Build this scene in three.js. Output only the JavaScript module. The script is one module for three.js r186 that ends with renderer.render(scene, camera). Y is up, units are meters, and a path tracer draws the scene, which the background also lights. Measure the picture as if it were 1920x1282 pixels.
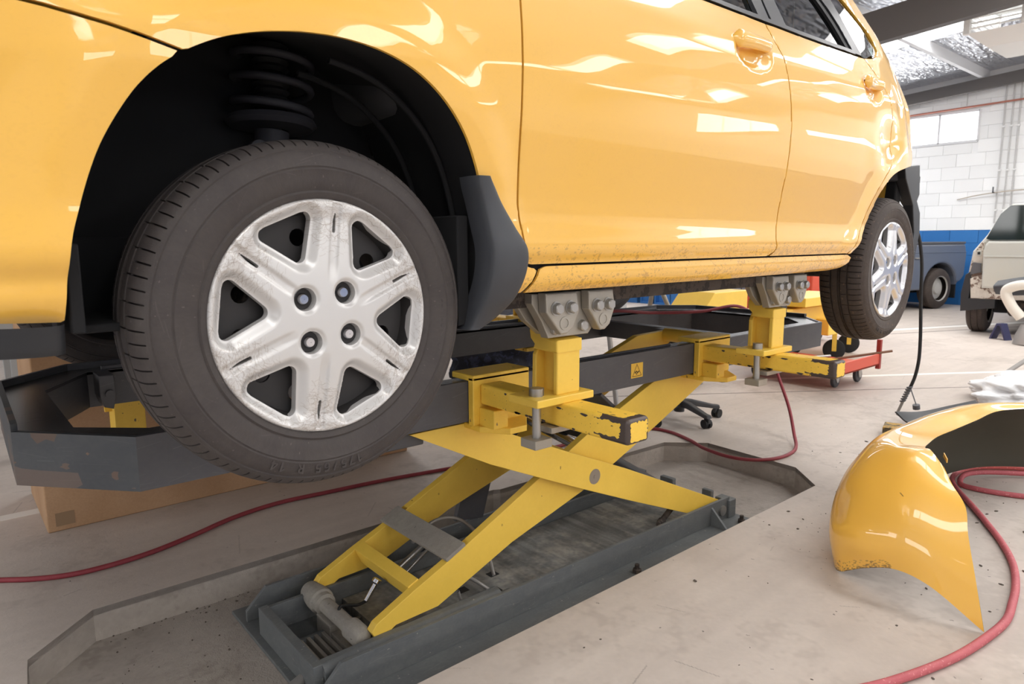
import * as THREE from 'three';
import { RoundedBoxGeometry } from 'three/addons/geometries/RoundedBoxGeometry.js';
import { mergeGeometries, toCreasedNormals } from 'three/addons/utils/BufferGeometryUtils.js';
import { RectAreaLightUniformsLib } from 'three/addons/lights/RectAreaLightUniformsLib.js';
import { FontLoader } from 'three/addons/loaders/FontLoader.js';
import { TextGeometry } from 'three/addons/geometries/TextGeometry.js';

// ---------------------------------------------------------------- camera, light, exposure
const scene = new THREE.Scene();
const renderer = new THREE.WebGLRenderer();
renderer.toneMapping = THREE.LinearToneMapping;
renderer.toneMappingExposure = 0.47;
renderer.shadowMap.enabled = true;
RectAreaLightUniformsLib.init();

const camera = new THREE.PerspectiveCamera(2 * Math.atan(641 / 1275) * 180 / Math.PI, 1920 / 1282, 0.05, 80);
camera.position.set(-0.4633, 1.05, 1.837);
camera.up.set(0.09775, 0.98929, -0.10839);
camera.lookAt(-0.4633 + 0.63907, 1.05 - 0.14588, 1.837 - 0.75519);
camera.focus = 1.7; camera.userData.fStop = 9;
scene.add(camera);

scene.background = new THREE.Color(0.82, 0.9, 1.0);

// roof: a low gable, ridge along x at z = 5
const RIDGE_Z = 5, roofY = z => z < RIDGE_Z ? 3.58 + 0.075 * (z + 2) : 3.58 + 0.075 * (2 * RIDGE_Z - z + 2);
const ROOM = { x0: -7, x1: 12.2, z0: -8, z1: 11 };
const DAY = new THREE.Color(1.0, 0.99, 0.97);
const SKYLIGHT = 13, WINDOW = 10, LAMP = 6;
// translucent roof sheets: [x, z centre, length along z]
const SHEETS = [];
for (const x of [3.4, 6.4, 8.8]) SHEETS.push([x, 2.2, 4.4]);
SHEETS.push([11.0, 2.4, 3.2]);
for (const x of [-3.6, 0.2, 3.8, 7.6, 10.8]) SHEETS.push([x, 7.6, 3.6]);
for (const x of [2.2, 5.6, 8.2, 10.6]) SHEETS.push([x, -4.4, 2.6]);
for (const x of [8.4, 9.3]) SHEETS.push([x, -1.7, 2.2]); SHEETS.push([-1.6, 2.4, 3.6]);
function areaLight(w, h, at, target, intensity) {
  const l = new THREE.RectAreaLight(DAY, intensity, w, h);
  l.position.copy(at); l.lookAt(target); scene.add(l);
}
for (const [x, z, len] of SHEETS) {
  const y = roofY(z) - 0.05, s = z < RIDGE_Z ? 0.075 : -0.075;
  areaLight(0.86, len - 0.04, new THREE.Vector3(x, y, z), new THREE.Vector3(x, y - 1, z + s), SKYLIGHT);
}

// ---------------------------------------------------------------- small tools
let seed = 12345;
const rnd = () => { seed = (seed * 1664525 + 1013904223) >>> 0; return seed / 4294967296; };
const rr = (a, b) => a + (b - a) * rnd();
const V = (x, y, z) => new THREE.Vector3(x, y, z);
const clamp = (x, a = 0, b = 1) => Math.min(b, Math.max(a, x));
const sm = (a, b, x) => { const t = clamp((x - a) / (b - a)); return t * t * (3 - 2 * t); };
const mix = (a, b, t) => a + (b - a) * t;
const gauss = x => Math.exp(-x * x / 2);
const used = new Set();
function numbered(n) { if (!used.has(n)) { used.add(n); return n; } let i = 1, m; do m = `${n}_${String(i++).padStart(3, '0')}`; while (used.has(m)); used.add(m); return m; }
// box-mapped uv in metres
function muv(g) {
  if (g.index) g = g.toNonIndexed();
  if (!g.attributes.normal) g.computeVertexNormals();
  const p = g.attributes.position, uv = new Float32Array(p.count * 2), a = V(), b = V(), c = V();
  for (let i = 0; i < p.count; i += 3) {
    a.fromBufferAttribute(p, i); b.fromBufferAttribute(p, i + 1); c.fromBufferAttribute(p, i + 2);
    const n = b.clone().sub(a).cross(c.clone().sub(a)), x = Math.abs(n.x), y = Math.abs(n.y), z = Math.abs(n.z);
    for (const [k, q] of [[i, a], [i + 1, b], [i + 2, c]]) {
      const [u, v] = y >= x && y >= z ? [q.x, q.z] : x >= z ? [q.z, q.y] : [q.x, q.y];
      uv[2 * k] = u; uv[2 * k + 1] = v;
    }
  }
  g.setAttribute('uv', new THREE.BufferAttribute(uv, 2));
  for (const k of Object.keys(g.attributes)) if (!['position', 'normal', 'uv'].includes(k)) g.deleteAttribute(k);
  return g;
}
function M(name, geos, mat, parent, label) {
  const list = (Array.isArray(geos) ? geos : [geos]).map(g => g.userData.keepUV ? (g.index ? g.toNonIndexed() : g) : muv(g));
  const g = list.length > 1 ? mergeGeometries(list) : list[0];
  const m = new THREE.Mesh(g, mat); m.castShadow = m.receiveShadow = true;
  m.name = parent ? name : numbered(name);
  (parent || scene).add(m);
  if (label) m.userData.label = label;
  return m;
}
function thing(name, label, category, at = [0, 0, 0], turn = 0, group) {
  const o = new THREE.Group(); o.name = numbered(name); scene.add(o);
  o.position.set(...at); o.rotation.y = turn; o.userData = { label, category };
  if (group) o.userData.group = group;
  return o;
}
function tag(o, label, category, group) { Object.assign(o.userData, { label, category }); if (group) o.userData.group = group; return o; }
function struct(o) { o.userData.kind = 'structure'; return o; }
function sub(name, parent) { const g = new THREE.Group(); g.name = name; parent.add(g); return g; }

// geometry
const box = (x0, x1, y0, y1, z0, z1, r = 0.002) => {
  const w = x1 - x0, h = y1 - y0, d = z1 - z0;
  const g = r > 0 ? new RoundedBoxGeometry(w, h, d, 2, Math.min(r, w / 2.01, h / 2.01, d / 2.01)) : new THREE.BoxGeometry(w, h, d);
  return g.translate((x0 + x1) / 2, (y0 + y1) / 2, (z0 + z1) / 2);
};
function cyl(a, b, r0, r1 = r0, seg = 20, open = false) {
  const A = V(...a), B = V(...b), d = B.clone().sub(A), g = new THREE.CylinderGeometry(r1, r0, d.length(), seg, 1, open);
  g.applyQuaternion(new THREE.Quaternion().setFromUnitVectors(V(0, 1, 0), d.normalize()));
  return g.translate((A.x + B.x) / 2, (A.y + B.y) / 2, (A.z + B.z) / 2);
}
// a round bar along a -> b with rings [t along in metres, radius]
function turned(a, b, prof, seg = 20) {
  const A = V(...a), d = V(...b).sub(A).normalize();
  const g = toCreasedNormals(new THREE.LatheGeometry(prof.map(([t, r]) => new THREE.Vector2(r, t)), seg), 0.55);
  g.applyQuaternion(new THREE.Quaternion().setFromUnitVectors(V(0, 1, 0), d));
  return g.translate(A.x, A.y, A.z);
}
const tube = (pts, r, n = 60, rad = 8, closed = false) => new THREE.TubeGeometry(new THREE.CatmullRomCurve3(pts.map(p => V(...p)), closed, 'centripetal'), n, r, rad, closed);
const shapeOf = (pts, holes = []) => { const s = new THREE.Shape(pts.map(p => new THREE.Vector2(p[0], p[1]))); for (const h of holes) s.holes.push(new THREE.Path(h.map(p => new THREE.Vector2(p[0], p[1])))); return s; };
// polygon in (x, y), thick in z
function ext(pts, z0, z1, bev = 0, holes = []) {
  const g = new THREE.ExtrudeGeometry(shapeOf(pts, holes), { depth: z1 - z0 - 2 * bev, bevelEnabled: bev > 0, bevelThickness: bev, bevelSize: bev, bevelOffset: -bev, bevelSegments: 2, curveSegments: 12 });
  return g.translate(0, 0, z0 + bev);
}
// polygon in (x, z), thick in y
function extY(pts, y0, y1, bev = 0, holes = []) {
  const f = l => l.map(p => [p[0], -p[1]]);
  const g = ext(f(pts), y0, y1, bev, holes.map(f));
  return g.rotateX(-Math.PI / 2);
}
function hex(a, dir, r, h, cap = true) {
  const A = V(...a), d = V(...dir).normalize(), B = A.clone().addScaledVector(d, h);
  const g = [cyl(A.toArray(), A.clone().addScaledVector(d, h * 0.86).toArray(), r, r, 6)];
  g.push(cyl(A.clone().addScaledVector(d, h * 0.86).toArray(), B.toArray(), r * 0.97, r * 0.82, 6));
  return g;
}
function smoothClosed(pts, n) { return new THREE.CatmullRomCurve3(pts.map(p => V(p[0], p[1], 0)), true, 'centripetal').getPoints(n).slice(0, -1).map(p => [p.x, p.y]); }
function smoothOpen(pts, n) { return new THREE.CatmullRomCurve3(pts.map(p => V(p[0], p[1], 0)), false, 'centripetal').getPoints(n).map(p => [p.x, p.y]); }
// signed distance to a closed polygon (negative inside)
function polySDF(poly) {
  const n = poly.length;
  return (x, y) => {
    let d = 1e9, s = 1;
    for (let i = 0, j = n - 1; i < n; j = i++) {
      const ex = poly[j][0] - poly[i][0], ey = poly[j][1] - poly[i][1], wx = x - poly[i][0], wy = y - poly[i][1];
      const t = clamp((wx * ex + wy * ey) / (ex * ex + ey * ey + 1e-12)), bx = wx - ex * t, by = wy - ey * t;
      d = Math.min(d, bx * bx + by * by);
      const c1 = y >= poly[i][1], c2 = y < poly[j][1], c3 = ex * wy > ey * wx;
      if ((c1 && c2 && c3) || (!c1 && !c2 && !c3)) s = -s;
    }
    return s * Math.sqrt(d);
  };
}
// a sheet z = zf(x, y) over the region sdf < 0, with an inward flange along its edge
function sheet(sdf, x0, x1, y0, y1, step, zf, flange = 0.012, roll = 0.0018, dir = -1) {
  const nx = Math.ceil((x1 - x0) / step), ny = Math.ceil((y1 - y0) / step), sx = (x1 - x0) / nx, sy = (y1 - y0) / ny;
  const S = new Float32Array((nx + 1) * (ny + 1));
  for (let j = 0; j <= ny; j++) for (let i = 0; i <= nx; i++) S[j * (nx + 1) + i] = sdf(x0 + i * sx, y0 + j * sy);
  const pos = [], nor = [], uv = [], idx = [], grid = new Map(), edge = new Map();
  const e = 0.002;
  function put(x, y, drop) {
    pos.push(x, y, zf(x, y) + dir * drop);
    const gx = (zf(x + e, y) - zf(x - e, y)) / (2 * e), gy = (zf(x, y + e) - zf(x, y - e)) / (2 * e), l = Math.hypot(gx, gy, 1);
    nor.push(-gx / l, -gy / l, 1 / l); uv.push(x, y);
    return pos.length / 3 - 1;
  }
  const vert = (i, j) => { const k = j * (nx + 1) + i; if (!grid.has(k)) grid.set(k, put(x0 + i * sx, y0 + j * sy, 0)); return grid.get(k); };
  const cut = (i, j, i2, j2) => {
    const a = j * (nx + 1) + i, b = j2 * (nx + 1) + i2, key = a < b ? a * 4e6 + b : b * 4e6 + a;
    if (!edge.has(key)) {
      let t0 = 0, t1 = 1, s0 = S[a];
      for (let k = 0; k < 9; k++) { const t = (t0 + t1) / 2, s = sdf(x0 + mix(i, i2, t) * sx, y0 + mix(j, j2, t) * sy); if ((s < 0) === (s0 < 0)) t0 = t; else t1 = t; }
      const t = (t0 + t1) / 2;
      edge.set(key, put(x0 + mix(i, i2, t) * sx, y0 + mix(j, j2, t) * sy, roll));
    }
    return edge.get(key);
  };
  const rim = [];
  for (let j = 0; j < ny; j++) for (let i = 0; i < nx; i++) {
    const c = [[i, j], [i + 1, j], [i + 1, j + 1], [i, j + 1]], s = c.map(([a, b]) => S[b * (nx + 1) + a] < 0);
    const n = s.filter(Boolean).length;
    if (!n) continue;
    const loop = [], isCut = [];
    for (let k = 0; k < 4; k++) {
      const q = (k + 1) % 4;
      if (s[k]) { loop.push(vert(...c[k])); isCut.push(false); }
      if (s[k] !== s[q]) { loop.push(cut(...c[k], ...c[q])); isCut.push(true); }
    }
    for (let k = 1; k < loop.length - 1; k++) idx.push(loop[0], loop[k], loop[k + 1]);
    if (n < 4) for (let k = 0; k < loop.length; k++) { const q = (k + 1) % loop.length; if (isCut[k] && isCut[q] && !(n === 2 && s[0] === s[2] && false)) rim.push([loop[k], loop[q]]); }
  }
  if (flange > 0) for (const [a, b] of rim) {
    const ax = pos[3 * a], ay = pos[3 * a + 1], az = pos[3 * a + 2], bx = pos[3 * b], by = pos[3 * b + 1], bz = pos[3 * b + 2];
    const dx = bx - ax, dy = by - ay, l = Math.hypot(dx, dy) || 1, n = pos.length / 3;
    pos.push(ax, ay, az, bx, by, bz, bx, by, bz + dir * flange, ax, ay, az + dir * flange);
    for (let k = 0; k < 4; k++) nor.push(dy / l, -dx / l, 0);
    uv.push(ax, ay, bx, by, bx, by, ax, ay);
    idx.push(n, n + 3, n + 1, n + 1, n + 3, n + 2);
  }
  const g = new THREE.BufferGeometry();
  g.setAttribute('position', new THREE.Float32BufferAttribute(pos, 3)); g.setAttribute('normal', new THREE.Float32BufferAttribute(nor, 3)); g.setAttribute('uv', new THREE.Float32BufferAttribute(uv, 2));
  g.setIndex(idx); g.userData.keepUV = true;
  return g;
}
// a sheet through a grid of points [rows][columns] of [x, y, z], smoothed
function loft(rows, nu = 40, nv = 24, thick = 0) {
  const cs = rows.map(r => new THREE.CatmullRomCurve3(r.map(p => V(...p)), false, 'centripetal').getPoints(nu));
  const pts = [];
  for (let i = 0; i <= nu; i++) pts.push(new THREE.CatmullRomCurve3(cs.map(c => c[i]), false, 'centripetal').getPoints(nv));
  const pos = [], uv = [], idx = [];
  for (let i = 0; i <= nu; i++) for (let j = 0; j <= nv; j++) { pos.push(...pts[i][j].toArray()); uv.push(i / nu, j / nv); }
  for (let i = 0; i < nu; i++) for (let j = 0; j < nv; j++) { const a = i * (nv + 1) + j; idx.push(a, a + nv + 1, a + 1, a + 1, a + nv + 1, a + nv + 2); }
  let g = new THREE.BufferGeometry();
  g.setAttribute('position', new THREE.Float32BufferAttribute(pos, 3)); g.setAttribute('uv', new THREE.Float32BufferAttribute(uv, 2)); g.setIndex(idx); g.computeVertexNormals();
  if (thick) {
    const p = g.attributes.position, n = g.attributes.normal, N = p.count, P2 = pos.slice(), U2 = uv.slice(), I2 = [];
    for (let i = 0; i < N; i++) { P2.push(p.getX(i) + n.getX(i) * thick, p.getY(i) + n.getY(i) * thick, p.getZ(i) + n.getZ(i) * thick); U2.push(uv[2 * i], uv[2 * i + 1]); }
    for (let i = 0; i < idx.length; i += 3) I2.push(N + idx[i], N + idx[i + 1], N + idx[i + 2], idx[i], idx[i + 2], idx[i + 1]);
    const ring = []; for (let j = 0; j <= nv; j++) ring.push(j); for (let i = 1; i <= nu; i++) ring.push(i * (nv + 1) + nv); for (let j = nv - 1; j >= 0; j--) ring.push(nu * (nv + 1) + j); for (let i = nu - 1; i >= 1; i--) ring.push(i * (nv + 1));
    const P3 = [], U3 = [], I3 = [];
    ring.forEach((a, k) => { const b = ring[(k + 1) % ring.length], o = P3.length / 3; for (const q of [a, b, N + b, N + a]) { P3.push(P2[3 * q], P2[3 * q + 1], P2[3 * q + 2]); U3.push(U2[2 * q], U2[2 * q + 1]); } I3.push(o, o + 1, o + 2, o, o + 2, o + 3); });
    const g2 = new THREE.BufferGeometry(); g2.setAttribute('position', new THREE.Float32BufferAttribute(P2, 3)); g2.setAttribute('uv', new THREE.Float32BufferAttribute(U2, 2)); g2.setIndex(I2);
    const nn = new Float32Array(2 * N * 3); for (let i = 0; i < N; i++) for (let k = 0; k < 3; k++) { nn[3 * i + k] = -n.array[3 * i + k]; nn[3 * (i + N) + k] = n.array[3 * i + k]; }
    g2.setAttribute('normal', new THREE.BufferAttribute(nn, 3));
    const g3 = new THREE.BufferGeometry(); g3.setAttribute('position', new THREE.Float32BufferAttribute(P3, 3)); g3.setAttribute('uv', new THREE.Float32BufferAttribute(U3, 2)); g3.setIndex(I3); g3.computeVertexNormals();
    g = mergeGeometries([g2.toNonIndexed(), g3.toNonIndexed()]);
  }
  g.userData.keepUV = true;
  return g;
}
// a smooth table y -> value
function table(ctrl, blur = 0.006, step = 0.002) {
  const x0 = ctrl[0][0], x1 = ctrl[ctrl.length - 1][0], n = Math.ceil((x1 - x0) / step), raw = new Float64Array(n + 1);
  for (let i = 0, k = 0; i <= n; i++) { const x = x0 + i * step; while (k < ctrl.length - 2 && x > ctrl[k + 1][0]) k++; raw[i] = mix(ctrl[k][1], ctrl[k + 1][1], clamp((x - ctrl[k][0]) / (ctrl[k + 1][0] - ctrl[k][0]))); }
  const h = Math.ceil(3 * blur / step), ker = []; for (let i = -h; i <= h; i++) ker.push(gauss(i * step / blur));
  const sum = ker.reduce((a, b) => a + b), out = new Float64Array(n + 1);
  for (let i = 0; i <= n; i++) { let v = 0; for (let k = -h; k <= h; k++) v += ker[k + h] * raw[clamp(i + k, 0, n)]; out[i] = v / sum; }
  return x => {
    const f = clamp((x - x0) / step, 0, n - 1.0001), i = Math.floor(f), t = f - i, p0 = out[Math.max(0, i - 1)], p1 = out[i], p2 = out[i + 1], p3 = out[Math.min(n, i + 2)];
    return p1 + 0.5 * t * (p2 - p0 + t * (2 * p0 - 5 * p1 + 4 * p2 - p3 + t * (3 * (p1 - p2) + p3 - p0)));
  };
}
// ---------------------------------------------------------------- textures
function lattice(n, s) { seed = s; const a = new Float32Array(n * n); for (let i = 0; i < a.length; i++) a[i] = rnd(); return a; }
// tileable layered noise, values about 0..1; cells = cells across the tile in u and v
function noiseField(size, layers, s = 1) {
  const f = new Float32Array(size * size); let tot = 0;
  layers.forEach(([cu, cv, amp], li) => {
    const N = Math.max(cu, cv), lat = lattice(N, s * 977 + li * 131 + 7);
    tot += amp;
    for (let y = 0; y < size; y++) {
      const fy = y / size * cv, j = Math.floor(fy), ty = fy - j, wy = ty * ty * (3 - 2 * ty), j1 = (j + 1) % cv;
      for (let x = 0; x < size; x++) {
        const fx = x / size * cu, i = Math.floor(fx), tx = fx - i, wx = tx * tx * (3 - 2 * tx), i1 = (i + 1) % cu;
        f[y * size + x] += amp * mix(mix(lat[j * N + i], lat[j * N + i1], wx), mix(lat[j1 * N + i], lat[j1 * N + i1], wx), wy);
      }
    }
  });
  for (let i = 0; i < f.length; i++) f[i] /= tot;
  return f;
}
function tex(size, rgb, srgb = true, h = size) {
  const d = new Uint8Array(size * h * 4), c = [0, 0, 0];
  for (let y = 0; y < h; y++) for (let x = 0; x < size; x++) { rgb(x, y, c); const k = 4 * (y * size + x); d[k] = clamp(c[0], 0, 255); d[k + 1] = clamp(c[1], 0, 255); d[k + 2] = clamp(c[2], 0, 255); d[k + 3] = 255; }
  const t = new THREE.DataTexture(d, size, h); t.magFilter = THREE.LinearFilter; t.minFilter = THREE.LinearMipmapLinearFilter; t.generateMipmaps = true;
  t.wrapS = t.wrapT = THREE.RepeatWrapping; if (srgb) t.colorSpace = THREE.SRGBColorSpace; t.needsUpdate = true; return t;
}
const rep = (t, metres, my = metres) => { t.repeat.set(1 / metres, 1 / my); return t; };
function canvasTex(w, h, draw) { const c = document.createElement('canvas'); c.width = w; c.height = h; draw(c.getContext('2d'), w, h); const t = new THREE.CanvasTexture(c); t.colorSpace = THREE.SRGBColorSpace; return t; }
const css = (r, g, b, a = 1) => `rgba(${r | 0},${g | 0},${b | 0},${a})`;

// mottled paint: base colour with chips of another showing through
function chipped(size, base, chip, thr, s, stretch = 1, wob = 10) {
  const n = noiseField(size, [[6, 6 * stretch, 1], [17, 17 * stretch, 0.7], [47, 47, 0.45], [128, 128, 0.3]], s), m = noiseField(size, [[4, 4, 1], [23, 23, 0.6], [90, 90, 0.5]], s + 50);
  return tex(size, (x, y, c) => {
    const k = y * size + x, v = n[k], q = (m[k] - 0.5) * 2 * wob, a = sm(thr, thr + 0.012, v);
    for (let i = 0; i < 3; i++) c[i] = mix(base[i] + q, chip[i] + q * 0.8, a);
  });
}
// paint with fine mottling, n chips (irregular flecks, metres), m scratches; tile is T metres
function worn(T, base, chip, n, r0, r1, m = 0, s = 1, wob = 6, scr = [255, 255, 255, 0.12]) {
  const S = 1024, f = noiseField(256, [[5, 5, 1], [24, 24, 0.7], [110, 110, 0.6]], s);
  const t = canvasTex(S, S, (g) => {
    const im = g.createImageData(S, S);
    for (let y = 0; y < S; y++) for (let x = 0; x < S; x++) { const q = (f[(y >> 2) * 256 + (x >> 2)] - 0.5) * 2 * wob, k = 4 * (y * S + x); im.data[k] = base[0] + q; im.data[k + 1] = base[1] + q; im.data[k + 2] = base[2] + q * 0.8; im.data[k + 3] = 255; }
    g.putImageData(im, 0, 0); seed = s * 31 + 5; const px = S / T;
    for (let i = 0; i < m; i++) { const x = rnd() * S, y = rnd() * S, a = rr(-0.25, 0.25), l = rr(10, 120); g.strokeStyle = css(scr[0], scr[1], scr[2], scr[3] * rnd()); g.lineWidth = rr(0.5, 2); g.beginPath(); g.moveTo(x, y); g.lineTo(x + l * Math.cos(a), y + l * Math.sin(a)); g.stroke(); }
    for (let i = 0; i < n; i++) {
      const x = rnd() * S, y = rnd() * S, r = (r0 + (r1 - r0) * rnd() ** 4) * px, st = rr(0.6, 1.8), d = rr(-14, 14), K = 9 + Math.floor(rnd() * 8); g.fillStyle = css(chip[0] + d, chip[1] + d, chip[2] + d, rr(0.55, 1)); g.beginPath();
      for (let k = 0; k < K; k++) { const a = k / K * 6.283, q = r * rr(0.45, 1.25); g[k ? 'lineTo' : 'moveTo'](x + Math.cos(a) * q * st, y + Math.sin(a) * q / st); } g.fill();
    }
  });
  t.wrapS = t.wrapT = THREE.RepeatWrapping; return rep(t, T);
}
const fineN = noiseField(256, [[16, 16, 1], [50, 50, 1], [128, 128, 1]], 3);
const fineBump = tex(256, (x, y, c) => { c[0] = c[1] = c[2] = fineN[y * 256 + x] * 255; }, false);

// floor: painted concrete, hazy trowel patches, scuffs, specks
const floorMap = (() => {
  const S = 2048, a = noiseField(S, [[3, 3, 1], [7, 7, 0.8], [19, 19, 0.5], [60, 60, 0.3], [220, 220, 0.25], [700, 700, 0.3]], 11), b = noiseField(S, [[5, 40, 1], [12, 160, 0.7], [9, 300, 0.4]], 12), d = noiseField(S, [[9, 9, 1], [30, 30, 0.7], [110, 110, 0.7], [400, 400, 0.5]], 13);
  const t = tex(S, (x, y, c) => {
    const k = y * S + x, v = (a[k] - 0.5) * 44 + (b[k] - 0.5) * 16, dirt = sm(0.56, 0.74, d[k]) * 12;
    c[0] = 190 + v - dirt; c[1] = 179 + v * 0.97 - dirt; c[2] = 170 + v * 0.93 - dirt;
  });
  const px = t.image.data;
  seed = 77;
  for (let i = 0; i < 900; i++) { // dark specks and short scuffs
    let x = rnd() * S, y = rnd() * S; const L = rnd() < 0.8 ? 1 + rnd() * 2 : rr(8, 60), an = rnd() * 6.28, dk = rr(0.45, 0.85);
    for (let q = 0; q < L; q++) { const k = 4 * (((y | 0) + S) % S * S + ((x | 0) + S) % S); for (let m = 0; m < 3; m++) px[k + m] *= L > 4 ? mix(1, dk, 0.35) : dk; x += Math.cos(an); y += Math.sin(an); }
  }
  return rep(t, 6);
})();
const pitMap = (() => {
  const S = 512, a = noiseField(S, [[3, 3, 1], [11, 11, 0.8], [60, 60, 0.5], [200, 200, 0.4]], 21), d = noiseField(S, [[7, 7, 1], [33, 33, 0.8], [120, 120, 0.8]], 22);
  return rep(tex(S, (x, y, c) => { const k = y * S + x, v = (a[k] - 0.5) * 46, q = sm(0.55, 0.75, d[k]) * 13; c[0] = 172 + v - q; c[1] = 163 + v - q; c[2] = 154 + v - q; }), 1.6);
})();

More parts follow.
